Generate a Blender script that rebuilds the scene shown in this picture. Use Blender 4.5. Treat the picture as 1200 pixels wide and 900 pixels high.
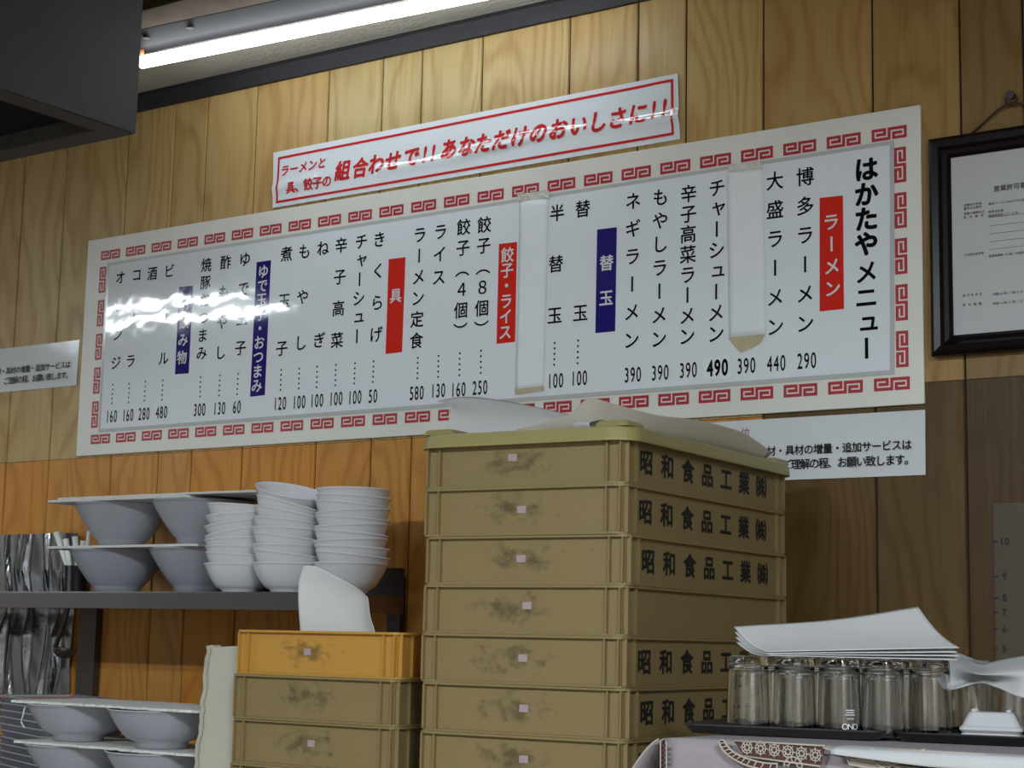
import bpy, bmesh, math, random
from mathutils import Vector, Matrix
random.seed(7)
C = bpy.context.scene
for o in list(bpy.data.objects): bpy.data.objects.remove(o)
PI = math.pi
# ------------------------------------------------------------------ camera, light, exposure
CAMZ = 1.15
YAW, PITCH, ROLL, FPX = 0.608360, 0.145848, 0.0210855, 2050.0
fw = Vector((-math.sin(YAW)*math.cos(PITCH), math.cos(YAW)*math.cos(PITCH), math.sin(PITCH)))
r0 = Vector((math.cos(YAW), math.sin(YAW), 0)); u0 = r0.cross(fw)
RT = r0*math.cos(ROLL) + u0*math.sin(ROLL); UP = -r0*math.sin(ROLL) + u0*math.cos(ROLL)
cam = bpy.data.cameras.new('camera'); cam.sensor_width = 36; cam.lens = FPX/1200*36
cam.clip_start = 0.02
co = bpy.data.objects.new('camera', cam); C.collection.objects.link(co)
co.matrix_world = Matrix(((RT.x, UP.x, -fw.x, 0), (RT.y, UP.y, -fw.y, 0), (RT.z, UP.z, -fw.z, CAMZ), (0, 0, 0, 1)))
C.camera = co
C.view_settings.view_transform = 'Standard'; C.view_settings.look = 'None'
C.view_settings.exposure = 0.2; C.view_settings.gamma = 1.0
try: C.view_settings.use_curve_mapping = False
except Exception: pass
TUBE_STRENGTH = 13.0
w = bpy.data.worlds.new('world'); C.world = w; w.use_nodes = True
w.node_tree.nodes['Background'].inputs[0].default_value = (0.6, 0.7, 0.8, 1)
w.node_tree.nodes['Background'].inputs[1].default_value = 0.2
def area(name, loc, sx, sy, power, col=(0.86, 0.95, 1.0), rot=(0, 0, 0)):
    l = bpy.data.lights.new(name, 'AREA'); l.shape = 'RECTANGLE'; l.size = sx; l.size_y = sy
    l.energy = power; l.color = col
    o = bpy.data.objects.new(name, l); C.collection.objects.link(o); o.location = loc; o.rotation_euler = rot
    return o
area('added_fill_light', (-1.5, -1.0, 2.58), 1.2, 0.12, 125)  # added fill light out of view, brightens the front
area('added_glare_light', (-5.7, 1.08, 2.58), 1.2, 0.03, 22)  # added unseen pair of lights, makes the glare streaks on the menu
area('added_glare_light', (-5.7, 0.80, 2.58), 1.2, 0.03, 22)
area('added_fill_light', (1.3, -0.6, 2.58), 1.2, 0.12, 195)  # added fill light out of view, brightens the crates' right faces

# ------------------------------------------------------------------ pixel <-> world helpers (used to survey the place)
def ray(px, py): return RT*((px-600)/FPX) + UP*((450-py)/FPX) + fw
def at(px, py, Y):
    d = ray(px, py); v = d*(Y/d.y); return Vector((v.x, v.y, v.z+CAMZ))
def atz(px, py, Z):
    d = ray(px, py); v = d*((Z-CAMZ)/d.z); return Vector((v.x, v.y, v.z+CAMZ))
def depth(P): return (Vector(P)-Vector((0, 0, CAMZ))).dot(fw)

# ------------------------------------------------------------------ materials
def nodes(m): return m.node_tree.nodes, m.node_tree.links
def mat(name, col, rough=0.5, metal=0.0, spec=0.5, var=0.0, vscale=8.0, bump=0.0, bscale=40.0, trans=0.0, coat=0.0, emit=0.0, ior=1.45, sss=0.0):
    m = bpy.data.materials.new(name); m.use_nodes = True
    N, L = nodes(m); b = N['Principled BSDF']
    b.inputs['Base Color'].default_value = (*col, 1); b.inputs['Roughness'].default_value = rough
    b.inputs['Metallic'].default_value = metal; b.inputs['Specular IOR Level'].default_value = spec
    b.inputs['Transmission Weight'].default_value = trans; b.inputs['Coat Weight'].default_value = coat
    b.inputs['Coat Roughness'].default_value = 0.06; b.inputs['IOR'].default_value = ior
    if emit:
        b.inputs['Emission Color'].default_value = (*col, 1); b.inputs['Emission Strength'].default_value = emit
    geo = N.new('ShaderNodeNewGeometry')
    if var:
        n = N.new('ShaderNodeTexNoise'); n.inputs['Scale'].default_value = vscale; n.inputs['Detail'].default_value = 5
        L.new(geo.outputs['Position'], n.inputs['Vector'])
        mx = N.new('ShaderNodeMix'); mx.data_type = 'RGBA'
        mx.inputs[6].default_value = (*[c*(1-var) for c in col], 1); mx.inputs[7].default_value = (*[min(1, c*(1+var)) for c in col], 1)
        L.new(n.outputs['Fac'], mx.inputs[0]); L.new(mx.outputs[2], b.inputs['Base Color'])
    if bump:
        n2 = N.new('ShaderNodeTexNoise'); n2.inputs['Scale'].default_value = bscale; n2.inputs['Detail'].default_value = 3
        L.new(geo.outputs['Position'], n2.inputs['Vector'])
        bp = N.new('ShaderNodeBump'); bp.inputs['Strength'].default_value = bump; bp.inputs['Distance'].default_value = 0.01
        L.new(n2.outputs['Fac'], bp.inputs['Height']); L.new(bp.outputs['Normal'], b.inputs['Normal'])
        if coat: L.new(bp.outputs['Normal'], b.inputs['Coat Normal'])
    return m
def translucent(m, col, fac):
    N, L = nodes(m); b = N['Principled BSDF']; out = N['Material Output']
    t = N.new('ShaderNodeBsdfTranslucent'); t.inputs[0].default_value = (*col, 1)
    mx = N.new('ShaderNodeMixShader'); mx.inputs[0].default_value = fac
    L.new(b.outputs[0], mx.inputs[1]); L.new(t.outputs[0], mx.inputs[2]); L.new(mx.outputs[0], out.inputs[0])
    return m
def wood_mat():
    m = bpy.data.materials.new('plank_wood'); m.use_nodes = True
    N, L = nodes(m); b = N['Principled BSDF']
    at_ = N.new('ShaderNodeAttribute'); at_.attribute_name = 'plank'      # u across (m), v up (m), rnd, tone
    sp = N.new('ShaderNodeSeparateColor'); L.new(at_.outputs['Color'], sp.inputs[0])
    def math_(op, a, bb=None, c=None):
        n = N.new('ShaderNodeMath'); n.operation = op
        for i, v in enumerate((a, bb, c)):
            if v is None: continue
            if isinstance(v, (int, float)): n.inputs[i].default_value = v
            else: L.new(v, n.inputs[i])
        return n.outputs[0]
    u, v, rn = sp.outputs[0], sp.outputs[1], sp.outputs[2]; tone = at_.outputs['Alpha']
    vv = math_('MULTIPLY_ADD', rn, 17.0, v)
    c1 = N.new('ShaderNodeCombineXYZ'); L.new(math_('MULTIPLY', u, 11.0), c1.inputs[0]); L.new(math_('MULTIPLY', vv, 1.5), c1.inputs[1]); L.new(math_('MULTIPLY', rn, 31.0), c1.inputs[2])
    n1 = N.new('ShaderNodeTexNoise'); n1.inputs['Scale'].default_value = 1.0; n1.inputs['Detail'].default_value = 2.0; n1.inputs['Roughness'].default_value = 0.4
    L.new(c1.outputs[0], n1.inputs['Vector'])
    # growth rings: contours of a smooth height field give cathedral arches
    off = math_('MULTIPLY_ADD', rn, 0.12, -0.06); du = math_('SUBTRACT', u, off)
    par = math_('MULTIPLY', math_('MULTIPLY', du, du), 260.0)
    fld = math_('ADD', math_('MULTIPLY', n1.outputs['Fac'], 9.0), par)
    rings = math_('SINE', math_('MULTIPLY', fld, 7.0))
    rings = math_('POWER', math_('MULTIPLY_ADD', rings, 0.5, 0.5), 2.2)
    c2 = N.new('ShaderNodeCombineXYZ'); L.new(math_('MULTIPLY', u, 260.0), c2.inputs[0]); L.new(math_('MULTIPLY', vv, 5.0), c2.inputs[1]); L.new(rn, c2.inputs[2])
    n2 = N.new('ShaderNodeTexNoise'); n2.inputs['Scale'].default_value = 1.0; n2.inputs['Detail'].default_value = 4.0
    L.new(c2.outputs[0], n2.inputs['Vector'])
    c3 = N.new('ShaderNodeCombineXYZ'); L.new(math_('MULTIPLY', u, 6.0), c3.inputs[0]); L.new(math_('MULTIPLY', vv, 2.6), c3.inputs[1]); L.new(math_('MULTIPLY', rn, 9.0), c3.inputs[2])
    n3 = N.new('ShaderNodeTexNoise'); n3.inputs['Scale'].default_value = 1.0; n3.inputs['Detail'].default_value = 3.0
    L.new(c3.outputs[0], n3.inputs['Vector'])
    base = N.new('ShaderNodeMix'); base.data_type = 'RGBA'
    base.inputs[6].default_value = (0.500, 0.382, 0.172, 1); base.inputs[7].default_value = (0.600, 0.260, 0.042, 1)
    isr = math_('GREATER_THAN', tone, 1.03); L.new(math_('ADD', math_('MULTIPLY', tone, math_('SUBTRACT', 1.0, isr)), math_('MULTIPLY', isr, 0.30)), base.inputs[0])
    b2 = N.new('ShaderNodeMix'); b2.data_type = 'RGBA'; b2.inputs[7].default_value = (0.072, 0.041, 0.0135, 1)   # dark brown, mixed into the right-hand boards, most in the lower ones
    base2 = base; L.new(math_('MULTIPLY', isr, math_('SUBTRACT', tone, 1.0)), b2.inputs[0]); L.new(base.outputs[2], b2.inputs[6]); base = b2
    dk = N.new('ShaderNodeMix'); dk.data_type = 'RGBA'; dk.blend_type = 'MULTIPLY'; dk.inputs[7].default_value = (0.70, 0.555, 0.38, 1)
    L.new(base.outputs[2], dk.inputs[6])
    f = math_('ADD', math_('MULTIPLY', rings, 0.50), math_('MULTIPLY', math_('SUBTRACT', n2.outputs['Fac'], 0.42), 0.95))
    f = math_('ADD', f, math_('MULTIPLY', math_('SUBTRACT', n3.outputs['Fac'], 0.45), 0.8))
    cl = N.new('ShaderNodeClamp'); L.new(f, cl.inputs[0]); L.new(cl.outputs[0], dk.inputs[0])
    L.new(dk.outputs[2], b.inputs['Base Color'])
    b.inputs['Roughness'].default_value = 0.36; b.inputs['Specular IOR Level'].default_value = 0.28
    bp = N.new('ShaderNodeBump'); bp.inputs['Strength'].default_value = 0.12; bp.inputs['Distance'].default_value = 0.002
    L.new(n2.outputs['Fac'], bp.inputs['Height']); L.new(bp.outputs[0], b.inputs['Normal'])
    return m
def crate_mat(name='crate_plastic', col=(0.33, 0.255, 0.118), tcol=(0.62, 0.36, 0.06)):
    # milky yellow plastic with a smear of grime round the hand-hold on each end face (object space)
    m = bpy.data.materials.new(name); m.use_nodes = True
    N, L = nodes(m); b = N['Principled BSDF']; out = N['Material Output']
    tc = N.new('ShaderNodeTexCoord'); oi = N.new('ShaderNodeObjectInfo')
    cx = N.new('ShaderNodeCombineXYZ'); 
    sc = N.new('ShaderNodeMath'); sc.operation = 'MULTIPLY'; sc.inputs[1].default_value = 40.0; L.new(oi.outputs['Random'], sc.inputs[0])
    for i in range(3): L.new(sc.outputs[0], cx.inputs[i])
    ad = N.new('ShaderNodeVectorMath'); ad.operation = 'ADD'; L.new(tc.outputs['Object'], ad.inputs[0]); L.new(cx.outputs[0], ad.inputs[1])
    mp = N.new('ShaderNodeMapping'); mp.inputs['Scale'].default_value = (1, 1, 1.5); L.new(ad.outputs[0], mp.inputs[0])
    n = N.new('ShaderNodeTexNoise'); n.inputs['Scale'].default_value = 42; n.inputs['Detail'].default_value = 6; n.inputs['Roughness'].default_value = 0.62
    L.new(mp.outputs[0], n.inputs['Vector'])
    # elliptical mask centred on the middle of the front (y = 0) face
    mv = N.new('ShaderNodeMapping'); mv.vector_type = 'POINT'
    mv.inputs['Location'].default_value = (0.015*9.0, 0, -0.043*24); mv.inputs['Scale'].default_value = (9.0, 26.0, 24.0)
    L.new(tc.outputs['Object'], mv.inputs[0])
    ln = N.new('ShaderNodeVectorMath'); ln.operation = 'LENGTH'; L.new(mv.outputs[0], ln.inputs[0])
    mr = N.new('ShaderNodeMapRange'); mr.inputs[1].default_value = 0.15; mr.inputs[2].default_value = 1.05; mr.inputs[3].default_value = 0.30; mr.inputs[4].default_value = -0.05
    L.new(ln.outputs['Value'], mr.inputs[0])
    sm = N.new('ShaderNodeMath'); sm.operation = 'ADD'; L.new(n.outputs['Fac'], sm.inputs[0]); L.new(mr.outputs[0], sm.inputs[1])
    mr2 = N.new('ShaderNodeMapRange'); mr2.inputs[1].default_value = 0.62; mr2.inputs[2].default_value = 0.84; mr2.inputs[3].default_value = 0; mr2.inputs[4].default_value = 0.72
    L.new(sm.outputs[0], mr2.inputs[0])
    mx = N.new('ShaderNodeMix'); mx.data_type = 'RGBA'
    mx.inputs[6].default_value = (*col, 1); mx.inputs[7].default_value = (0.085, 0.065, 0.035, 1)
    L.new(mr2.outputs[0], mx.inputs[0]); L.new(mx.outputs[2], b.inputs['Base Color'])
    b.inputs['Roughness'].default_value = 0.42
    t = N.new('ShaderNodeBsdfTranslucent'); t.inputs[0].default_value = (*tcol, 1)
    ms = N.new('ShaderNodeMixShader'); ms.inputs[0].default_value = 0.33
    L.new(b.outputs[0], ms.inputs[1]); L.new(t.outputs[0], ms.inputs[2]); L.new(ms.outputs[0], out.inputs[0])
    return m
LAMB = dict(bump=0.16, bscale=5.0)          # the same soft waviness on every laminated print
M = {
 'wood': wood_mat(), 'crate': crate_mat(), 'crate_lit': crate_mat('crate_plastic_lit', (0.62, 0.36, 0.075), (0.80, 0.40, 0.05)),  # second crate plastic is a lit copy: light shining through painted as orange
 'board': mat('board_white', (0.74, 0.745, 0.70), 0.35, var=0.10, vscale=5),
 'sheet': mat('laminated_white', (0.76, 0.82, 0.88), 0.05, spec=0.6, **LAMB),
 'edge': mat('laminate_edge', (0.50, 0.52, 0.53), 0.15, spec=0.6),
 'red': mat('meander_red', (0.42, 0.030, 0.045), 0.4, var=0.15, vscale=20),
 'labred': mat('label_red', (0.66, 0.030, 0.020), 0.05, spec=0.6, **LAMB),
 'labblue': mat('label_blue', (0.022, 0.016, 0.17), 0.05, spec=0.6, **LAMB),
 'ink': mat('black_ink', (0.006, 0.006, 0.007), 0.05, spec=0.6, **LAMB),
 'white_ink': mat('white_lettering', (0.72, 0.73, 0.76), 0.05, spec=0.6, **LAMB),
 'brush_red': mat('brush_red', (0.60, 0.030, 0.035), 0.05, spec=0.6, **LAMB),
 'dullink': mat('dull_black_ink', (0.012, 0.011, 0.010), 0.6),
 'greyink': mat('grey_print', (0.10, 0.10, 0.11), 0.6),
 'thinred': mat('thin_red_ink', (0.45, 0.10, 0.09), 0.5),
 'notice': mat('notice_white', (0.66, 0.70, 0.73), 0.12, spec=0.6, var=0.05, vscale=12, **LAMB),
 'paper': translucent(mat('white_paper', (0.66, 0.67, 0.68), 0.7, var=0.03, vscale=9), (0.8, 0.8, 0.76), 0.22),
 'waxpaper': translucent(mat('waxed_paper', (0.56, 0.53, 0.47), 0.6, var=0.05, vscale=9), (0.7, 0.62, 0.48), 0.3),
 'strip': mat('strip_paper', (0.78, 0.83, 0.87), 0.6, var=0.03, vscale=20, bump=0.35, bscale=22),
 'tape': mat('old_tape', (0.52, 0.45, 0.30), 0.2, var=0.25, vscale=60, spec=0.7),
 'creamtape': mat('creased_tape', (0.66, 0.66, 0.60), 0.12, var=0.12, vscale=80, spec=0.8, bump=0.8, bscale=120),
 'frame': mat('dark_frame', (0.008, 0.005, 0.005), 0.25, spec=0.22),
 'doc': mat('licence_paper', (0.50, 0.51, 0.53), 0.5),
 'steel': mat('brushed_steel', (0.20, 0.19, 0.20), 0.33, metal=1.0, var=0.12, vscale=14),
 'darksteel': mat('dark_steel', (0.10, 0.09, 0.085), 0.4, metal=0.8, var=0.2, vscale=20),
 'foil': mat('crinkled_foil', (0.22, 0.23, 0.25), 0.22, metal=1.0, bump=0.3, bscale=14),
 'china': mat('white_melamine', (0.66, 0.67, 0.71), 0.16, spec=0.5),
 'ramen': mat('grey_white_china', (0.36, 0.37, 0.42), 0.22, spec=0.5),
 'card': mat('white_card', (0.62, 0.63, 0.60), 0.6, var=0.10, vscale=25),
 'foam': mat('cream_foam', (0.44, 0.43, 0.355), 0.7, var=0.06, vscale=10),
 'foamedge': mat('foam_edge', (0.42, 0.40, 0.33), 0.8, var=0.3, vscale=60),
 'lid': mat('lid_plastic', (0.28, 0.245, 0.095), 0.42, var=0.05, vscale=8),
 'sticker': mat('price_sticker', (0.36, 0.29, 0.30), 0.5),
 'hood': mat('hood_paint', (0.034, 0.036, 0.041), 0.55, var=0.22, vscale=9),
 'hoodlip': mat('hood_lip', (0.045, 0.042, 0.040), 0.6, var=0.2, vscale=12),
 'black': mat('soot_black', (0.010, 0.009, 0.008), 0.8),
 'ceil': mat('grey_ceiling', (0.56, 0.54, 0.48), 0.85, var=0.16, vscale=30, bump=0.4, bscale=90),
 'ceilbrown': mat('greasy_brown_ceiling', (0.085, 0.055, 0.032), 0.8, spec=0.15, var=0.45, vscale=14),
 'trim': mat('charcoal_trim', (0.018, 0.018, 0.022), 0.6, var=0.2, vscale=20),
 'fixture': mat('lamp_enamel', (0.013, 0.012, 0.014), 0.6, spec=0.2, var=0.12, vscale=16),
 'rust': mat('rust_spot', (0.045, 0.032, 0.028), 0.8),
 'socket': mat('socket_orange', (0.75, 0.22, 0.10), 0.4),
 'tube': mat('tube_light', (0.88, 0.96, 1.0), 0.4, emit=TUBE_STRENGTH),
 'glass': mat('clear_glass', (0.97, 0.98, 0.98), 0.0, trans=1.0, ior=1.5),
 'tray': mat('dark_tray', (0.045, 0.045, 0.048), 0.32, metal=0.6),
 'blacktray': mat('black_tray', (0.008, 0.008, 0.009), 0.35),
 'dish': mat('white_dish', (0.42, 0.43, 0.45), 0.2),
 'cloth': mat('white_cloth', (0.42, 0.425, 0.44), 0.85, var=0.04, vscale=30),
 'tcloth': mat('mauve_white_cloth', (0.25, 0.22, 0.235), 0.85, var=0.08, vscale=25),
 'lace': mat('cream_lace', (0.36, 0.33, 0.275), 0.8),
 'lacehole': mat('maroon_under_lace', (0.070, 0.022, 0.026), 0.8),
 'lacenet': mat('lace_netting', (0.30, 0.26, 0.23), 0.8, var=0.3, vscale=400),
 'handle': mat('pale_green_plastic', (0.80, 0.88, 0.83), 0.35),
 'counter': mat('counter_top', (0.20, 0.16, 0.12), 0.5, var=0.1),
 'plaster': mat('room_wall', (0.50, 0.46, 0.40), 0.8),
 'floor': mat('floor_tiles', (0.16, 0.13, 0.11), 0.6, var=0.1),
 'vinyl': None,
 'cord': mat('brown_cord', (0.03, 0.022, 0.016), 0.7),
}
mv = bpy.data.materials.new('smoky_vinyl'); mv.use_nodes = True
_N, _L = nodes(mv); _b = _N['Principled BSDF']; _b.inputs['Base Color'].default_value = (0.13, 0.105, 0.08, 1); _b.inputs['Roughness'].default_value = 0.3
_t = _N.new('ShaderNodeBsdfTransparent'); _m = _N.new('ShaderNodeMixShader'); _m.inputs[0].default_value = 0.5
_L.new(_t.outputs[0], _m.inputs[1]); _L.new(_b.outputs[0], _m.inputs[2]); _L.new(_m.outputs[0], _N['Material Output'].inputs[0])
M['vinyl'] = mv
# plate rim pattern: little squares of green, red and blue round the edge
mp_ = mat('patterned_rim', (0.62, 0.63, 0.66), 0.2); M['rim_pattern'] = mp_
_N, _L = nodes(mp_); _b = _N['Principled BSDF']
_tc = _N.new('ShaderNodeTexCoord'); _s = _N.new('ShaderNodeSeparateXYZ'); _L.new(_tc.outputs['Object'], _s.inputs[0])
_k = _N.new('ShaderNodeMath'); _k.operation = 'MULTIPLY_ADD'; _k.inputs[1].default_value = 14.0; _k.inputs[2].default_value = 20; _L.new(_s.outputs[0], _k.inputs[0])
_f = _N.new('ShaderNodeMath'); _f.operation = 'FRACT'; _L.new(_k.outputs[0], _f.inputs[0])
_r = _N.new('ShaderNodeValToRGB'); _r.color_ramp.interpolation = 'CONSTANT'
_e = _r.color_ramp.elements; _e[0].position = 0; _e[0].color = (0.26, 0.40, 0.32, 1); _e[1].position = 0.3; _e[1].color = (0.66, 0.66, 0.68, 1)
for _p, _c in ((0.34, (0.45, 0.22, 0.24, 1)), (0.63, (0.66, 0.66, 0.68, 1)), (0.67, (0.22, 0.22, 0.45, 1)), (0.96, (0.66, 0.66, 0.68, 1))):
    q = _e.new(_p); q.color = _c
_L.new(_f.outputs[0], _r.inputs[0]); _L.new(_r.outputs[0], _b.inputs['Base Color'])

# ------------------------------------------------------------------ mesh helpers
class MB:
    def __init__(s): s.v = []; s.f = []
    def add(s, vs, fs):
        n = len(s.v); s.v += [Vector(v) for v in vs]; s.f += [[i+n for i in f] for f in fs]; return s
    def box(s, a, b, R=None):
        (x0, y0, z0), (x1, y1, z1) = a, b
        vs = [(x0,y0,z0),(x1,y0,z0),(x1,y1,z0),(x0,y1,z0),(x0,y0,z1),(x1,y0,z1),(x1,y1,z1),(x0,y1,z1)]
        if R: vs = [R @ Vector(v) for v in vs]
        return s.add(vs, [(3,2,1,0),(4,5,6,7),(0,1,5,4),(1,2,6,5),(2,3,7,6),(3,0,4,7)])
    def quad(s, a, b, c, d): return s.add([a, b, c, d], [(0, 1, 2, 3)])
    def slab(s, pts, d):            # polygon extruded by vector d
        n = len(pts); pts = [Vector(p) for p in pts]; d = Vector(d)
        fs = [list(range(n)), list(range(2*n-1, n-1, -1))] + [(i, i+n, (i+1) % n+n, (i+1) % n) for i in range(n)]
        return s.add(pts + [p+d for p in pts], fs)
    def lathe(s, prof, n=48, c=(0, 0, 0)):
        cx, cy, cz = c; vs = []; fs = []
        for r, z in prof:
            for k in range(n):
                a = 2*PI*k/n; vs.append((cx+r*math.cos(a), cy+r*math.sin(a), cz+z))
        for i in range(len(prof)-1):
            for k in range(n):
                k2 = (k+1) % n; fs.append((i*n+k, i*n+k2, (i+1)*n+k2, (i+1)*n+k))
        return s.add(vs, fs)
    def tube(s, pts, r, n=10, cap=True):
        pts = [Vector(p) for p in pts]; vs = []; fs = []; rs = r if isinstance(r, (list, tuple)) else [r]*len(pts)
        ref = Vector((0, 0, 1))
        for i, p in enumerate(pts):
            t = (pts[min(i+1, len(pts)-1)] - pts[max(i-1, 0)]).normalized()
            if abs(t.dot(ref)) > 0.95: ref = Vector((1, 0, 0)) if abs(t.x) < 0.9 else Vector((0, 1, 0))
            a = t.cross(ref).normalized(); b = t.cross(a)
            for k in range(n):
                th = 2*PI*k/n; vs.append(p + (a*math.cos(th) + b*math.sin(th))*rs[i])
        for i in range(len(pts)-1):
            for k in range(n):
                k2 = (k+1) % n; fs.append((i*n+k, i*n+k2, (i+1)*n+k2, (i+1)*n+k))
        if cap: fs += [list(range(n))[::-1], [(len(pts)-1)*n+k for k in range(n)]]
        return s.add(vs, fs)
    def grid(s, nu, nv, fn):
        vs = [fn(i/nu, j/nv) for j in range(nv+1) for i in range(nu+1)]
        fs = [(j*(nu+1)+i, j*(nu+1)+i+1, (j+1)*(nu+1)+i+1, (j+1)*(nu+1)+i) for j in range(nv) for i in range(nu)]
        return s.add(vs, fs)
    def build(s, name, m, parent=None, world=True, smooth=False, bevel=0.0, solid=0.0, fix=True):
        me = bpy.data.meshes.new(name)
        off = parent.location if (parent is not None and world) else Vector((0, 0, 0))
        p = parent.parent if parent is not None else None
        if p is not None and world: off = off + p.location
        me.from_pydata([v-off for v in s.v], [], s.f); me.update()
        if fix:
            bm = bmesh.new(); bm.from_mesh(me); bmesh.ops.recalc_face_normals(bm, faces=bm.faces); bm.to_mesh(me); bm.free()
        me.materials.append(M[m] if isinstance(m, str) else m)
        if smooth:
            for q in me.polygons: q.use_smooth = True
        o = bpy.data.objects.new(name, me); C.collection.objects.link(o); o.parent = parent
        if bevel:
            b = o.modifiers.new('bevel', 'BEVEL'); b.width = bevel; b.segments = 2; b.limit_method = 'ANGLE'
        if solid:
            b = o.modifiers.new('solid', 'SOLIDIFY'); b.thickness = solid
        return o
def tag(o, label, cat, group=None):
    o['label'] = label; o['category'] = cat
    if group: o['group'] = group
    return o
def thing(name, label, cat, loc=(0, 0, 0), group=None, rotz=0.0):
    o = bpy.data.objects.new(name, None); C.collection.objects.link(o); o.empty_display_size = 0.05
    o.location = loc; o.rotation_euler = (0, 0, rotz)
    return tag(o, label, cat, group)
def struct(o): o['kind'] = 'structure'; return o
def copy_thing(root, loc, rotz=None, label=None):
    r = root.copy(); C.collection.objects.link(r); r.location = loc
    if rotz is not None: r.rotation_euler = (0, 0, rotz)
    if label: r['label'] = label
    for ch in list(root.children):
        c = ch.copy(); C.collection.objects.link(c); c.parent = r
        for g in list(ch.children):
            d = g.copy(); C.collection.objects.link(d); d.parent = c
    return r
def catmull(pts, n=6):
    pts = [Vector(p) for p in pts]; out = []
    for i in range(len(pts)-1):
        p0, p1, p2, p3 = pts[max(i-1, 0)], pts[i], pts[i+1], pts[min(i+2, len(pts)-1)]
        for k in range(n):
            t = k/n
            out.append(0.5*((2*p1) + (p2-p0)*t + (2*p0-5*p1+4*p2-p3)*t*t + (-p0+3*p1-3*p2+p3)*t**3))
    out.append(pts[-1]); return out
def loft(rows, n=6, m=5):       # smooth surface through rows of control points (all the same length)
    rows = [catmull(r, n) for r in rows]
    cols = [catmull([r[i] for r in rows], m) for i in range(len(rows[0]))]
    mb = MB(); nu, nv = len(cols), len(cols[0])
    mb.add([cols[i][j] for j in range(nv) for i in range(nu)],
           [(j*nu+i, j*nu+i+1, (j+1)*nu+i+1, (j+1)*nu+i) for j in range(nv-1) for i in range(nu-1)])
    return mb

# ------------------------------------------------------------------ lettering
_tc_ = bpy.data.curves.new('glyph', 'FONT'); _to_ = bpy.data.objects.new('glyph', _tc_); C.collection.objects.link(_to_)
_gl = {}
def glyph(ch, bold=0.0):
    k = (ch, bold)
    if k not in _gl:
        _tc_.body = ch; _tc_.offset = bold; bpy.context.view_layer.update()
        me = bpy.data.meshes.new_from_object(_to_.evaluated_get(bpy.context.evaluated_depsgraph_get()))
        _gl[k] = ([(v.co.x, v.co.y) for v in me.vertices], [list(p.vertices) for p in me.polygons]); bpy.data.meshes.remove(me)
    return _gl[k]
ROT = set('ー（）')
def put(mb, ch, c, em, f, sx=1.0, bold=0.0, vert=False, shear=0.0, center=False):
    """one character centred at 2-D point c on the surface f(u, v)"""
    vs, fs = glyph(ch)
    if not vs: return
    if bold > 0.008:
        k8 = [(0, 0)]+[(bold*math.cos(PI*i/4+0.2), bold*math.sin(PI*i/4+0.2)) for i in range(8)]; n0 = len(vs)
        fs = [[i+n0*j for i in q] for j in range(9) for q in fs]; vs = [(x+dx, y+dy) for dx, dy in k8 for x, y in vs]
    if center:
        xs = [v[0] for v in vs]; ox = (min(xs)+max(xs))/2; oy = 0.35
    else: ox, oy = 0.5, 0.38
    out = []; e_ = 1e-4; p_ = f(*c)
    nr = (f(c[0]+e_, c[1])-p_).cross(f(c[0], c[1]+e_)-p_).normalized()
    n1_ = len(vs)//9 if bold > 0.008 else len(vs)
    for i_, (x, y) in enumerate(vs):
        x -= ox; y -= oy
        if vert and ch == '（': x, y = y, -x-0.0
        elif vert and ch in ROT: x, y = y, -x
        if vert and ch in 'ャュョ': x += 0.10; y += 0.08
        out.append(f(c[0]+(x+shear*y)*em*sx, c[1]+y*em)+nr*(2.5e-5*(i_//n1_)))
    mb.add(out, fs)
def wallf(Y): return lambda u, v: Vector((u, Y, v))
def xz(px, py, Y=3.2): p = at(px, py, Y); return (p.x, p.z)
def row_chars(mb, text, a, b, em, f, **k):
    n = len(text)
    for i, ch in enumerate(text):
        t = i/(n-1) if n > 1 else 0
        put(mb, ch, (a[0]+(b[0]-a[0])*t, a[1]+(b[1]-a[1])*t), em, f, **k)
def number(mb, s, c, em, f, sx=0.55, bold=0.0):
    adv = em*0.60*sx
    for i, ch in enumerate(s): put(mb, ch, (c[0]+(i-(len(s)-1)/2)*adv, c[1]), em, f, sx=sx, bold=bold, center=True)

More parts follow.
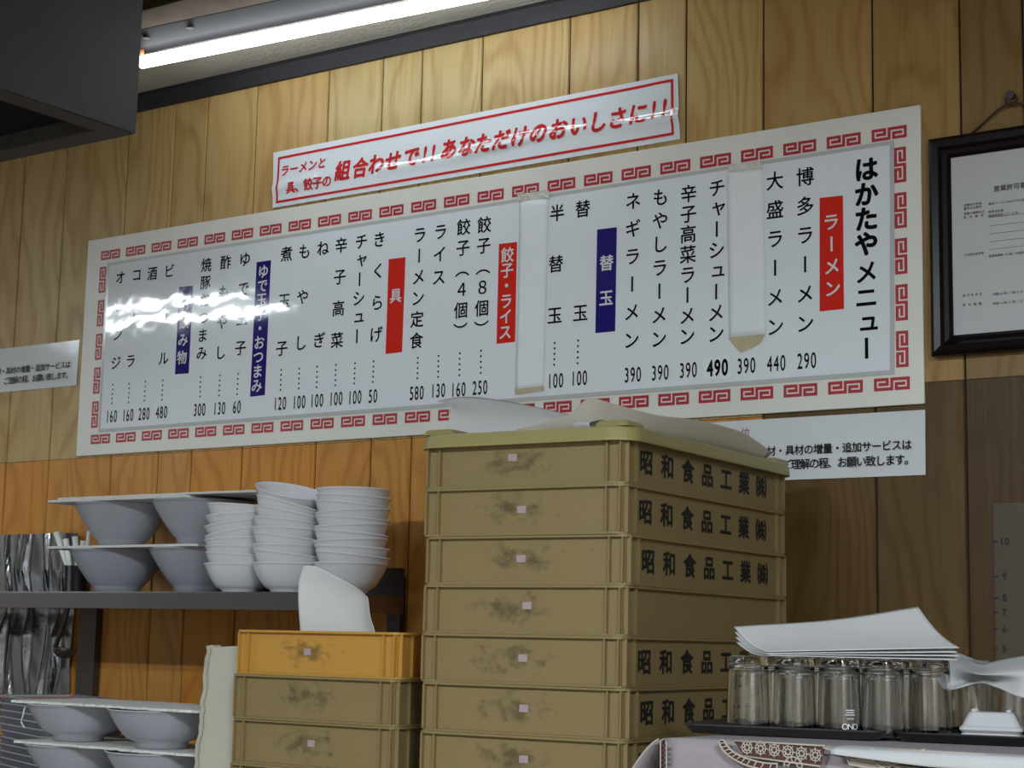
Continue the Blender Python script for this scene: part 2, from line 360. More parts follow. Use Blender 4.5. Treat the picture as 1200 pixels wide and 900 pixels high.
# ================================================================== ROOM
WY = 3.218
def build_wall():
    xs = [-6.9, -6.7, -6.5, -6.28, -6.1, -5.9, -5.7, -5.52, -5.36, -5.2, -5.02, -4.84, -4.66, -4.49, -4.33, -4.16]
    for p in ((30,182),(79,172),(150.7,158),(206,122),(244,115),(302,100),(386,83),(449,72),(495,60),(565.7,43),(668,22),(748,5),(804,0),(894,0),(1021,0),(1123,0),(1197,0)):
        xs.append(at(p[0], p[1], WY).x)
    x = xs[-1]
    while x < 2.0:
        x += random.choice((0.15, 0.2, 0.24)); xs.append(x)
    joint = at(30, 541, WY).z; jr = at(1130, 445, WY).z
    mb = MB(); data = []
    for a, b in zip(xs[:-1], xs[1:]):
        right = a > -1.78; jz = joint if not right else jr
        for z0, z1, tone in ((0.0, jz-0.0006, 1.0), (jz+0.0006, 2.62, 0.0)):
            g = 0.0018; rn = random.random(); tn = min(1, max(0, tone*0.88 + random.uniform(-0.10, 0.22)))
            if tone == 0: tn = random.uniform(0.0, 0.30)
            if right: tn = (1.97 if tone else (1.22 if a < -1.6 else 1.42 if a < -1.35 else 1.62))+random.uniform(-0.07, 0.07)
            ch = 0.002
            pts = [(a+g, WY+0.004), (a+g+ch, WY), (b-g-ch, WY), (b-g, WY+0.004)]
            vs = [(q[0], q[1], z) for z in (z0, z1) for q in pts]
            fs = [(i, i+1, i+5, i+4) for i in range(3)]
            mb.add(vs, fs); mid = (a+b)/2
            data += [(q[0]-mid, z, rn, tn) for z in (z0, z1) for q in pts]
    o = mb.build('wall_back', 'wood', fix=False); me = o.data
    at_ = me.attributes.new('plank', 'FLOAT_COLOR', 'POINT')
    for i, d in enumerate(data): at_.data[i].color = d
    back = MB().box((xs[0], WY+0.004, 0), (xs[-1], WY+0.06, 2.66)).build('wall_back_core', 'black'); struct(back)
    struct(o)
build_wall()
struct(MB().box((-6.9, -3, -0.05), (2.2, 3.28, 0)).build('floor', 'floor'))
struct(MB().box((-6.9, 2.86, 2.62), (2.2, 3.28, 2.68)).build('ceiling', 'ceil'))
struct(MB().box((-6.9, -3, 2.625), (2.2, 2.86, 2.68)).build('ceiling_boards', 'ceilbrown'))
struct(MB().box((-6.9, 2.745, 2.606), (2.2, 2.893, 2.6245)).build('ceiling_trim', 'ceilbrown', bevel=0.003))
struct(MB().box((-6.96, -3, 0), (-6.9, 3.28, 2.68)).build('wall_left', 'plaster'))
struct(MB().box((2.2, -3, 0), (2.26, 3.28, 2.68)).build('wall_right', 'plaster'))
struct(MB().box((-6.96, -3.06, 0), (2.26, -3, 2.68)).build('wall_front', 'plaster'))
def cornice():
    mb = MB(); n = 60; x0, x1 = -6.9, 2.2
    rnd = random.Random(3)
    top = [2.602+rnd.uniform(-.002, .002) for _ in range(n+1)]
    vs = []
    for i in range(n+1):
        x = x0+(x1-x0)*i/n; vs += [(x, 3.2175, 2.564), (x, 3.205, 2.563), (x, 3.203, top[i]), (x, 3.2175, 2.6195)]
    fs = []
    for i in range(n):
        for k in range(4):
            k2 = (k+1) % 4; fs.append((i*4+k, i*4+k2, (i+1)*4+k2, (i+1)*4+k))
    struct(mb.add(vs, fs).build('trim_1', 'trim'))
cornice()

# ================================================================== FLUORESCENT LAMP
TA, TB = atz(166, 73, 2.555), atz(528, 0, 2.555)
tdir = (TB-TA).normalized(); TB = TA + tdir*1.2
def lamp():
    mid = (TA+TB)/2
    t = thing('fluorescent_lamp', 'lit white fluorescent tube lamp on the ceiling above the menu board', 'ceiling lamp', (mid.x, mid.y, 2.6195))
    side = Vector((-tdir.y, tdir.x, 0))
    bd = MB(); a, b = TA-tdir*0.03, TB+tdir*0.03
    pr = [(-0.078, 2.6195), (-0.076, 2.6055), (-0.020, 2.588), (0.020, 2.588), (0.050, 2.600), (0.055, 2.6195)]
    vs = [Vector((p.x, p.y, 0))+side*d+Vector((0, 0, z)) for p in (a, b) for d, z in pr]
    n = len(pr); bd.add(vs, [(i, i+1, i+1+n, i+n) for i in range(n-1)]+[(n-1, 0, n, 2*n-1), list(range(n))[::-1], list(range(n, 2*n))])
    body = bd.build('lamp_body', 'fixture', t, bevel=0.002)
    for dd, off in ((0.02, -0.050), (0.055, -0.046), (0.20, -0.052)):
        p = TA+tdir*dd
        MB().lathe([(0.0, 0), (0.009, 0), (0.009, -0.0025), (0.0, -0.0025)], 16, (p.x+side.x*off, p.y+side.y*off, 2.5955)).build('rust_spot', 'rust', body)
    MB().tube([TA, TB], 0.0155, 24).build('tube', 'tube', t, smooth=True)
    for p, s in ((TA, -1), (TB, 1)):
        e = MB().tube([p+tdir*s*0.0005, p+tdir*s*0.014], 0.0165, 20).tube([p+tdir*s*0.006+Vector((0, 0, 0.01)), p+tdir*s*0.006+Vector((0, 0, 0.034))], 0.010, 12)
        e.build('socket', 'socket', t, smooth=True)
lamp()

# ================================================================== RANGE HOOD (upper left)
def hood():
    x1, y1, z0, z1 = -2.723, 2.492, 2.2, 2.6245; x0, y0 = -3.45, 0.7; th = 0.004; lip = 0.055
    t = thing('range_hood', 'large dark grey sheet metal extractor hood with an open underside', 'extractor hood', (x1, y1, z0))
    b = MB()
    b.box((x1-th, y0, z0), (x1, y1, z1)); b.box((x0, y1-th, z0), (x1-th, y1, z1)); b.box((x0, y0, z0), (x0+th, y1-th, z1)); b.box((x0+th, y0, z0), (x1-th, y0+th, z1))
    b.build('hood_panel', 'hood', t)
    l = MB()
    l.box((x1-lip, y0, z0-0.003), (x1-th, y1-th, z0+0.001)); l.box((x0, y1-lip*1.2, z0-0.003), (x1-lip, y1-th, z0+0.001))
    l.box((x1-lip-th, y0, z0), (x1-lip, y1-lip, z0+0.03)); l.box((x0, y1-lip*1.2-th, z0), (x1-lip, y1-lip*1.2, z0+0.03))
    l.build('bottom_lip', 'hoodlip', t)
    MB().box((x0+th, y0+th, z0+0.28), (x1-th, y1-th, z0+0.30)).build('inner_top', 'black', t)
hood()

# ================================================================== MENU BOARD
def rect_on(mb, x0, x1, z0, z1, Y): mb.quad((x0, Y, z0), (x1, Y, z0), (x1, Y, z1), (x0, Y, z1))
MEANDER = [(0,0,10,2),(0,2,2,8),(2,6,13,8),(8,2,10,5),(3,3,8,5),(11,0,13,6),(13,0,24,2),(22,2,24,8),(14,6,22,8),(14,3,16,6),(16,3,21,5)]
def meander(mb, cx, cz, L, Hh, Y, vert=False):
    for a, b, c, d in MEANDER:
        pts = [(a, b), (c, b), (c, d), (a, d)]
        if not vert: q = [(cx+(p[0]-12)/24*L, cz-(p[1]-4)/8*Hh) for p in pts]
        else: q = [(cx-(p[1]-4)/8*Hh, cz-(p[0]-12)/24*L) for p in pts]
        mb.quad(*[(x, Y, z) for x, z in q])
def menu():
    x0, x1, z0, z1 = -3.674, -1.262, 1.6215, 2.2210
    t = thing('menu_board', 'long white menu board with black vertical writing and a red key pattern border', 'menu board', ((x0+x1)/2, 3.2175, z0))
    MB().box((x0, 3.2095, z0), (x1, 3.2175, z1)).build('backing_board', 'board', t, bevel=0.0015)
    Yb = 3.2090
    mb = MB(); L, Hh = 0.0745, 0.0255
    xa, xb = at(129.5, 299, Yb).x, at(1042, 168, Yb).x; n = 22
    za = at(1042, 156.5, Yb).z; zb = at(1044, 450, Yb).z
    dx = xb-at(988.5, 165, Yb).x; n = max(2, round((xb-xa)/dx))+1
    for i in range(n):
        x = xa+(xb-xa)*i/(n-1); meander(mb, x, za, L, Hh, Yb); meander(mb, x, zb, L, Hh, Yb)
    za2 = at(1055.5, 193, Yb).z; zb2 = at(1056.5, 409, Yb).z
    for i in range(5):
        z = za2+(zb2-za2)*i/4
        meander(mb, at(1056, 300, Yb).x, z, L*0.97, Hh, Yb, True); meander(mb, at(116, 400, Yb).x, z, L*0.97, Hh, Yb, True)
    mb.build('key_pattern', 'red', t, fix=False)
    # laminated sheet
    TL, TR, BR, BL = [at(*q, 3.2075) for q in ((126, 308), (1047.7, 164.3), (1048, 438.4), (115, 506.8))]
    def bil(u, v): return (BL*(1-u)+BR*u)*(1-v)+(TL*(1-u)+TR*u)*v
    MB().slab([bil(0,0), bil(1,0), bil(1,1), bil(0,1)], (0, 0.0012, 0)).build('laminate_margin', 'edge', t)
    e, g = 0.004, 0.018
    MB().slab([bil(e,g)+Vector((0,-.0004,0)), bil(1-e,g)+Vector((0,-.0004,0)), bil(1-e,1-g)+Vector((0,-.0004,0)), bil(e,1-g)+Vector((0,-.0004,0))], (0, 0.0003, 0)).build('menu_sheet', 'sheet', t)
    Yt = 3.2066; f = wallf(Yt)
    def P(px, py): return xz(px, py, Yt)
    def line(txt, a, b, price=None, pc=None, dots=None, em=0.041, bold=0.014, pbold=0.0):
        m = MB(); row_chars(m, txt, P(*a), P(*b), em, f, vert=True, bold=bold)
        if dots:
            da, db = P(*dots[0]), P(*dots[1])
            for i in range(5):
                x = da[0]+(db[0]-da[0])*i/4; z = da[1]+(db[1]-da[1])*i/4; s = 0.0022; rect_on(m, x-s, x+s, z-s, z+s, Yt)
        if price and not pbold: number(m, price, P(*pc), 0.0455, f, bold=0.010)
        m.build('item_lettering', 'ink', t, fix=False)
    def head(txt, col, c4, a, b, em=0.037):
        m = MB(); pts = [at(*q, Yt) for q in c4]
        m.slab(pts, (0, 0.0006, 0)); h = m.build('heading_label', col, t)
        m = MB(); row_chars(m, txt, P(*a), P(*b), em, wallf(Yt-0.0005), vert=True, bold=0.018)
        o = m.build('lettering', 'white_ink', h, fix=False); o['label'] = 'white lettering'
        h['label'] = 'red heading strip' if col == 'labred' else 'navy heading strip'
    m = MB(); row_chars(m, 'はかたや', P(1015, 198), P(1015.2, 285.5), 0.052, f, vert=True, bold=0.042)
    row_chars(m, 'メニュー', P(1015.3, 318.6), P(1015.4, 408), 0.050, f, vert=True, bold=0.026)
    m.build('title_lettering', 'ink', t, fix=False)
    head('ラーメン', 'labred', ((960.5,232),(987.7,229),(989,362),(960.5,365)), (974, 260), (975.7, 338))
    line('博多ラーメン', (943.4,207), (943.4,379), '290', (945.3,422.5))
    line('大盛ラーメン', (908,211.7), (908.4,382.8), '440', (909.6,425.6))
    line('チャーシューメン', (840.3,220), (838.8,391))
    m = MB(); number(m, '390', P(874.5, 428.4), 0.0455, f, bold=0.010); m.build('item_lettering', 'ink', t, fix=False)
    line('辛子高菜ラーメン', (807,226.9), (805,393.9), '390', (806.4,433.5))
    line('もやしラーメン', (774,231), (772,397), '390', (773.5,436.5))
    line('ネギラーメン', (742,235.6), (739.9,398.4), '390', (741.4,438.9))
    head('替玉', 'labblue', ((699.7,269),(722.8,266.2),(720.8,388.1),(697.6,390.4)), (711,308), (710.4,349))
    line('替玉', (682.9,244.6), (680,366.5), '100', (678.6,443), ((677.4,399),(676.8,425.7)))
    line('半替玉', (652.9,249.5), (650,369.4), '100', (650.8,446), ((650,402),(649.4,427.4)))
    head('餃子・ライス', 'labred', ((584.7,285.9),(605.8,283.6),(603.5,400.6),(581.8,402.9)), (594.8,298.6), (592.2,389))
    line('餃子（８個）', (567.6,263.3), (563.9,385.5), '250', (562.4,454), ((563.6,411),(563.3,437)))
    line('餃子（４個）', (543.4,266), (539.3,388), '160', (537,456.3), ((538.8,414),(538.2,439.6)))
    line('ライス', (516.2,271.4), (514.2,324.6), '130', (513.3,457.5), ((513.9,417),(513.3,441.6)))
    line('ラーメン定食', (492,275), (487.9,399), '580', (488.2,460.4), ((489.6,419.3),(489,443.3)))
    head('具', 'labred', ((455.5,303.8),(475.1,301.3),(471,412.6),(451.8,414.8)), (463.9,346.4), (463.9,346.4))
    line('きくらげ', (444.6,280.4), (440.6,391.8), '50', (436.9,464), ((437.8,423.5),(436.9,447.5)))
    line('チャーシュー', (423.5,283), (418.2,394), '100', (415.7,465.5), ((416,425.7),(415,449.3)))
    line('辛子高菜', (399.8,287.3), (394.9,398.6), '100', (393.6,467), ((393.6,427.6),(392.7,451.5)))
    line('ねぎ', (378.4,290.7), (374,398.6), '100', (371.2,469.2), ((371.5,429.7),(370.9,453.7)))
    line('もやし', (356.9,294.4), (352.3,401.7), '100', (350.4,471), ((350.7,431.9),(350,455.2)))
    line('煮玉子', (335.8,297.5), (330.2,408), '120', (328,472.7), ((329.5,433.5),(328.6,456.8)))
    head('ゆで玉子・おつまみ', 'labblue', ((300.7,307.3),(317.5,304.8),(310.2,463),(293,465)), (308.7,318), (301,451.8))
    line('ゆで玉子', (287,303.6), (281.8,407.5), '60', (277.5,476.8), ((279,438),(277.8,461.9)))
    line('酢もやし', (264.4,307.3), (258.3,413), '130', (257,478.4), ((257.7,440),(256.7,463.4)), em=0.039)
    line('焼豚おつまみ', (241.8,310.3), (236.3,413.6), '300', (233.8,480), ((235,442),(234.4,464.6)), em=0.039)
    head('お飲み物', 'labblue', ((210,336.3),(225.9,334.8),(221,437.4),(205,438.7)), (217,357), (213.4,418.8))
    line('ビール', (198.4,317.4), (191.7,419.7), '480', (189.2,483), ((190.7,445.7),(189.5,468.6)), em=0.039)
    line('酒', (178.5,320.4), (178.5,320.4), '280', (168.7,484.8), ((170.3,447.2),(169,469.5)), em=0.039)
    line('コーラ', (160.2,322), (152.9,422.8), '160', (149.8,486.3), ((151.3,449.7),(150.4,471.6)), em=0.039)
    line('オレンジ', (141.2,325), (135.7,425.2), '160', (130.6,487.8), ((132.4,450.9),(130.9,472.6)), em=0.039)
    # price patch and cover strips taped on
    pp = MB().slab([at(*q, 3.2058) for q in ((824.4,420.3),(856.5,417.3),(856.5,442.5),(824.4,445.8))], (0, 0.0006, 0)).build('price_patch', 'strip', t)
    m = MB(); number(m, '490', xz(840.6, 430.8, 3.205), 0.047, wallf(3.2052), sx=0.62, bold=0.035); m.build('lettering', 'ink', pp, fix=False)
    def strip(c4, puff, rnd, label):
        a, b, c, d = [at(*q, 3.2058) for q in c4]      # TL TR BR BL
        def fn(u, v):
            p = (d*(1-u)+c*u)*(1-v)+(a*(1-u)+b*u)*v
            return p+Vector((rnd.uniform(-.0006, .0006)*puff*(0 if u in (0, 1) else 1), -0.0004-puff*0.0022*math.sin(PI*u)*(0.6+0.4*math.sin(7*v+1))*0.5 + rnd.uniform(-1, 1)*0.0003*puff, 0))
        o = MB().grid(6, 20, fn).build('cover_strip', 'strip', t, smooth=True, solid=0.0004); o['label'] = label
        return a, b, c, d
    rnd = random.Random(5)
    q1 = strip(((851.4,199.5),(893.4,194.5),(897.9,392.4),(854.4,397)), 0.5, rnd, 'smooth white paper strip')
    q2 = strip(((609,232),(642.8,229.5),(637,457),(603.5,462)), 1.0, rnd, 'wrinkled white paper strip')
    def tape(c4, m, Y, label):
        o = MB().slab([at(*q, Y) for q in c4], (0, 0.0004, 0)).build('tape', m, t); o['label'] = label
    tape(((853,396),(896,391.5),(891,402),(880,408),(868,413),(862,407)), 'tape', 3.2048, 'yellowed tape')
    tape(((606,228),(643,222.5),(644,232),(607,236)), 'creamtape', 3.2040, 'creased clear tape')
    tape(((603,456),(637,452),(637,457.5),(603.5,462.5)), 'tape', 3.2040, 'yellowed tape')
    tape(((853,193),(891,188),(892,197),(854,201.5)), 'creamtape', 3.2040, 'creased clear tape')
menu()

# ================================================================== SLOGAN BANNER
def banner():
    def surf(x, z):
        u = (x+3.01)/(1.19); v = (z-2.23)/0.15
        vr = v-0.10*(u-0.5)      # creases in the laminate run along the banner
        amp = 0.0072*(0.45+0.55*math.sin(7.0*u+0.4)**2)*(0.25 if 0.14 < u < 0.3 else 1.0)
        cr = amp*math.exp(-((vr-0.36-0.04*math.sin(11*u))/0.085)**2) + 0.003*math.exp(-((u-0.965)/0.02)**2)*math.exp(-((v-0.75)/0.3)**2)
        return Vector((x, 3.2145-0.0012*math.sin(PI*min(1, max(0, u)))-0.0008*math.sin(9*u+1)-0.003*max(0, u-0.9)*10*0.5 - cr, z))
    c = [xz(*q, 3.206) for q in ((318,178),(792,85),(795,162),(317,243))]
    t = thing('slogan_banner', 'glossy white banner with red brush slogan above the menu board', 'banner', ((c[0][0]+c[1][0])/2, 3.2175, c[3][1]))
    def fn(u, v):
        x = (c[3][0]*(1-u)+c[2][0]*u)*(1-v)+(c[0][0]*(1-u)+c[1][0]*u)*v; z = (c[3][1]*(1-u)+c[2][1]*u)*(1-v)+(c[0][1]*(1-u)+c[1][1]*u)*v
        return surf(x, z)
    MB().grid(140, 36, fn).build('banner_sheet', 'sheet', t, smooth=True)
    f = lambda u, v: surf(u, v)+Vector((0, -0.0008, 0))
    b = [xz(*q, 3.205) for q in ((323.5,183.5),(787,91.3),(787.7,157),(320.8,237.7))]
    m = MB(); wd = 0.0062
    def strip(p, q, n, off):
        for i in range(n):
            a0 = [p[k]+(q[k]-p[k])*i/n for k in (0, 1)]; a1 = [p[k]+(q[k]-p[k])*(i+1)/n for k in (0, 1)]
            m.quad(f(*a0), f(*a1), f(a1[0]+off[0], a1[1]+off[1]), f(a0[0]+off[0], a0[1]+off[1]))
    strip(b[0], b[1], 50, (0, -wd)); strip(b[3], b[2], 50, (0, wd)); strip(b[3], b[0], 6, (wd, 0)); strip(b[2], b[1], 6, (-wd, 0))
    m.build('border', 'brush_red', t, fix=False)
    g = lambda u, v: surf(u, v)+Vector((0, -0.0010, 0))
    m = MB()
    big = [('組',399.6,198.8),('合',420,195.6),('わ',439,191),('せ',458.3,187.3),('で',480,182.5),('あ',524,173.5),('な',545,170.5),('た',565,166.8),('だ',586,162.8),('け',608,158.8),('の',630,154.6),('お',653,150.2),('い',676.5,145.8),('し',699.3,141.4),('さ',722,137.2),('に',746,132.2)]
    for ch, px, py in big: put(m, ch, xz(px, py, 3.205), 0.053, g, bold=0.036, shear=0.12, sx=0.94)
    for px, py in ((495.5,180),(505.5,178.2),(764.5,128),(777,125.5)): put(m, '!', xz(px, py, 3.205), 0.056, g, bold=0.02, shear=0.12, center=True)
    row_chars(m, 'ラーメンと', xz(331.5,199,3.205), xz(375,190,3.205), 0.030, g, bold=0.03, shear=0.15)
    row_chars(m, '具、餃子の', xz(339,219,3.205), xz(381,211.5,3.205), 0.031, g, bold=0.03, shear=0.1)
    m.build('slogan_lettering', 'brush_red', t, fix=False)
banner()

# ================================================================== NOTICES
def notice(dx, label, hidden_left):
    # the same notice hangs on both sides of the menu board; measured on the right-hand one
    c = [xz(*q, 3.2165) for q in ((1084,480),(1084.5,556.5))]
    xr, zt, zb = c[0][0]+dx[0], c[0][1]+dx[1], c[1][1]+dx[1]; xl = xr-0.58
    t = thing('notice', label, 'notice', ((xl+xr)/2, 3.2178, zb))
    def fn(u, v):
        x = xl+(xr-xl)*u; z = zb+(zt-zb)*v
        return Vector((x, 3.2160-0.002*(1-v)*u-0.0012*math.sin(5*u), z))
    MB().grid(14, 4, fn).build('notice_sheet', 'notice', t, smooth=True)
    f = wallf(3.2122); m = MB()
    a, b = xz(925.5, 527.5, 3.2122), xz(1062.5, 514.5, 3.2122)
    st = (b[0]-a[0])/12
    row_chars(m, '食材・具材の増量・追加サービスは', (a[0]-3*st+dx[0], a[1]+dx[1]), (b[0]+dx[0], a[1]+dx[1]), 0.0215, f, bold=0.013)
    a2, b2 = xz(942.5, 543.5, 3.2122), xz(1061.5, 535.5, 3.2122); st2 = (b2[0]-a2[0])/11
    row_chars(m, 'ご理解の程、お願い致します。', (a2[0]-3*st2+dx[0]+0.02, a2[1]+dx[1]), (b2[0]+dx[0]+0.008, a2[1]+dx[1]), 0.0225, f, bold=0.013)
    m.build('lettering', 'ink', t, fix=False)
    m = MB(); p = xz(873.5, 507.5, 3.2122)
    row_chars(m, 'お客様各位', (p[0]-4*0.029+dx[0], p[1]+dx[1]), (p[0]+dx[0], p[1]+dx[1]), 0.024, f)
    o = m.build('heading_lettering', 'thinred', t, fix=False); o['label'] = 'thin red heading'
notice((0, 0), 'white notice with black writing under the menu board, partly behind the crate lid', True)
_r = xz(93, 399, 3.2165); _q = xz(1084, 480, 3.2165)
notice((_r[0]-_q[0], _r[1]-_q[1]+0.002), 'white notice on the planks at the left end of the menu board', False)

# ================================================================== FRAMED LICENCE
def licence():
    x0, z1 = xz(1087, 163, 3.19); _, z0 = xz(1083.5, 418, 3.19); x1 = x0+0.335
    t = thing('framed_certificate', 'dark wooden frame hanging on a cord with a printed licence inside', 'picture frame', ((x0+x1)/2, 3.217, z0))
    w = 0.040
    m = MB()
    prof = [(0, 3.2165), (0, 3.194), (0.008, 3.188), (0.020, 3.190), (0.026, 3.197), (0.034, 3.200), (w, 3.206), (w, 3.2165)]
    n = len(prof); vs = []
    for sx, sz in ((0, 0), (1, 0), (1, 1), (0, 1)):
        for d, y in prof: vs.append(((x0+d) if sx == 0 else (x1-d), y, (z0+d) if sz == 0 else (z1-d)))
    fs = [(c*n+i, c*n+i+1, ((c+1) % 4)*n+i+1, ((c+1) % 4)*n+i) for c in range(4) for i in range(n-1)]
    m.add(vs, fs).build('frame_moulding', 'frame', t)
    ii = w-0.002
    p = MB().box((x0+ii, 3.2085, z0+ii), (x1-ii, 3.2110, z1-ii)).build('licence_sheet', 'doc', t)
    f = wallf(3.2078); m = MB()
    def tx(s, a, em, b=None, bold=0.01, k=1.0):
        a = xz(*a, 3.2078); step = em*1.03*k
        for i, ch in enumerate(s): put(m, ch, (a[0]+i*step, a[1]), em, f, bold=bold)
    tx('営業許可事項', (1168, 221), 0.0125, bold=0.03)
    tx('営業所の名称、', (1131, 240.5), 0.0058); tx('屋号又は商号', (1131, 244.5), 0.0058)
    tx('博多ラーメンはかたやの商品', (1160, 239), 0.0058)
    tx('営業の種類及び', (1131, 250.5), 0.0058); tx('許可番号', (1131, 254.8), 0.0058, k=1.9)
    tx('飲食店営業', (1160, 248.3), 0.0058); tx('福岡保指第二〇一〇号', (1160, 253), 0.0056)
    tx('その他の条件等', (1131, 298.8), 0.0056); tx('営業時間等（午前）の制限なし', (1160, 300.2), 0.0056)
    tx('許可年月日', (1130, 346.5), 0.0060, k=1.3); tx('平成28年11月28日', (1165, 344.8), 0.0060, k=0.85)
    tx('許可期限', (1130, 357.5), 0.0060, k=1.7); tx('平成34年12月31日', (1165, 355.8), 0.0060, k=0.85)
    for yy in (255, 265, 274.3, 283.5, 292.5):
        a = xz(1159, yy, 3.2078); rect_on(m, a[0], x1-0.07, a[1]-0.0004, a[1]+0.0004, 3.2078)
    m.build('print', 'greyink', p, fix=False)
    nail = at(1184, 113, 3.20); mid = (x0+x1)/2
    k = Vector((nail.x, 3.205, nail.z-0.012))
    c = MB(); zt = z1-0.012
    c.tube(catmull([(x0+0.06, 3.214, zt), (x0+0.10, 3.212, zt+0.03), k, (2*k.x-x0-0.10, 3.212, zt+0.03), (2*k.x-x0-0.06, 3.214, zt)], 6), 0.0022, 8)
    ring = [(k.x+0.011*math.cos(a), 3.205, k.z+0.006+0.010*math.sin(a)) for a in [2*PI*i/16 for i in range(17)]]
    c.tube(ring, 0.0020, 8); c.build('hanging_cord', 'cord', t, smooth=True)
    MB().tube([(nail.x, 3.219, nail.z+0.002), (nail.x, 3.200, nail.z+0.003)], 0.003, 10).tube([(nail.x, 3.200, nail.z+0.003), (nail.x, 3.196, nail.z+0.003)], 0.0085, 14).build('nail', 'darksteel', t, smooth=False)
licence()

# ================================================================== NUMBERED VINYL SHEET (far right)
def vinyl():
    x0, z1 = xz(1164, 590, 3.216); z0 = z1-0.46; x1 = x0+0.30
    t = thing('height_scale_sheet', 'smoky vinyl sheet with a handwritten scale from ten down to five', 'scale sheet', ((x0+x1)/2, 3.2175, z0))
    MB().box((x0, 3.2145, z0), (x1, 3.2172, z1)).build('vinyl_sheet', 'vinyl', t)
    m = MB(); f = wallf(3.2135)
    for s, y in (('10', 634.5), ('9', 675.5), ('8', 700.5), ('7', 717.5), ('6', 737), ('5', 760)):
        a = xz(1166.5, y, 3.2135); rect_on(m, a[0]-0.004, a[0]+0.005, a[1]-0.0014, a[1]+0.0014, 3.2135)
        c = xz(1177, y, 3.2135); number(m, s, (c[0], c[1]), 0.019, f, sx=0.85, bold=0.012)
    m.build('handwritten_scale', 'dullink', t, fix=False)
vinyl()

# ================================================================== COUNTERS AND SHELF
CZ = 0.755
def counter():
    t = thing('back_counter', 'plain counter along the planked wall under the crates and bowls', 'counter', (-2.9, 2.7, 0))
    MB().box((-4.6, 2.20, CZ-0.04), (-1.30, 3.2165, CZ)).build('worktop', 'counter', t, bevel=0.004)
    MB().box((-4.55, 2.30, 0.0), (-1.35, 3.2165, CZ-0.04)).build('base_cabinet', 'counter', t)
counter()
SZ = 1.2445
def shelf():
    y0, y1, x0, x1 = 2.842, 3.1945, -4.5, -2.516; d = 0.039
    t = thing('bowl_shelf', 'long stainless steel wall shelf holding bowls below the menu board', 'shelf', (-3.3, 3.2165, SZ-d))
    m = MB(); th = 0.0022
    m.box((x0, y0, SZ-th), (x1, y1, SZ)); m.box((x0, y0, SZ-d), (x1, y0+th, SZ-th)); m.box((x1-th, y0+th, SZ-d), (x1, y1, SZ-th)); m.box((x0, y0+th, SZ-d), (x1-th, y0+0.018, SZ-d+th))
    m.build('shelf_plate', 'steel', t, bevel=0.0007)
    MB().box((-3.25, y1-0.004, SZ), (x1, y1, SZ+0.067)).build('back_upstand', 'darksteel', t)
    MB().tube([(x1-0.02, y1-0.004, SZ+0.052), (x1-0.02, y1-0.007, SZ+0.052)], 0.005, 12).build('screw', 'steel', t)
    # support post against the wall, and a bracket under the right end
    a, b = at(93, 720, 3.195).x, at(113, 720, 3.195).x
    MB().box((a, 3.195, CZ), (b, 3.2165, SZ-0.003)).build('support_post', 'darksteel', t)
    MB().box((x1-0.05, 3.197, SZ-d-0.10), (x1-0.012, 3.2165, SZ+0.05)).box((x1-0.05, 3.10, SZ-0.012), (x1-0.012, 3.1965, SZ-0.0025)).build('bracket', 'darksteel', t)
shelf()

# ================================================================== BOWLS AND SEPARATOR BOARDS
def bowl_prof(R, H, foot_r, foot_h, curve=1.0, lip=0.003, th=0.004):
    out = [(0, 0.002), (foot_r-0.006, 0.002), (foot_r-0.003, 0), (foot_r, 0), (foot_r+0.0005, foot_h)]
    n = 12
    for i in range(1, n+1):
        s = i/n; r = foot_r+(R-lip-foot_r)*(s**curve); out.append((r, foot_h+(H-foot_h-0.004)*s))
    out += [(R, H-0.0025), (R, H), (R-th*0.8, H)]
    for i in range(n, -1, -1):
        s = i/n; r = foot_r+(R-lip-foot_r)*(s**curve)-th; out.append((max(0.001, r), foot_h+0.005+(H-foot_h-0.009)*s))
    out.append((0, foot_h+0.005)); return out
def make_bowl(name, label, cat, prof, m, group, n=56):
    o = MB().lathe(prof, n).build(name, m, smooth=True); return tag(o, label, cat, group)
def copy_obj(o, loc, rot=None, label=None):
    c = o.copy(); C.collection.objects.link(c); c.location = loc
    if rot: c.rotation_euler = rot
    if label: c['label'] = label
    return c
RB = 0.125; RH = 0.1085
ramen = make_bowl('ramen_bowl', '', 'bowl', bowl_prof(RB, RH, 0.058, 0.016, 0.80), 'ramen', 'ramen bowls on the wall shelf')
def torn_board(name, label, x0, x1, y0, y1, z, th, seed, rough=0.006, m='card', rotz=0.0, tilt=0.0):
    rnd = random.Random(seed); pts = []
    def edge(a, b, n):
        for i in range(n):
            t = i/n; p = [a[0]+(b[0]-a[0])*t, a[1]+(b[1]-a[1])*t]
            pts.append((p[0]+rnd.uniform(-rough, rough)*(0 < i), p[1]+rnd.uniform(-rough, rough)*(0 < i)))
    r = 0.012
    cs = [(x0+r, y0), (x1-r, y0), (x1, y0+r), (x1, y1-r), (x1-r, y1), (x0+r, y1), (x0, y1-r), (x0, y0+r)]
    ns = [26, 1, 12, 1, 26, 1, 12, 1]
    for i in range(8): edge(cs[i], cs[(i+1) % 8], ns[i])
    mx, my = (x0+x1)/2, (y0+y1)/2
    ml = MB().slab([(p[0]-mx, p[1]-my, 0) for p in pts], (0, 0, th))
    o = ml.build(name, m); o.location = (mx, my, z); o.rotation_euler = (0, tilt, rotz)
    return tag(o, label, 'board')
by = 3.066
zA = SZ+0.0004; bx1, bx2 = at(139, 660, by).x, at(234, 660, by).x
zB1 = zA+RH+0.0006; th = 0.006; zB = zB1+th+0.0006
bx3, bx4 = at(144, 610, by).x, at(237, 610, by).x
zC = zB+RH+0.0006
ramen.location = (bx1, by, zA); ramen['label'] = 'large bowl standing on the wall shelf at its left end, under a thin board'
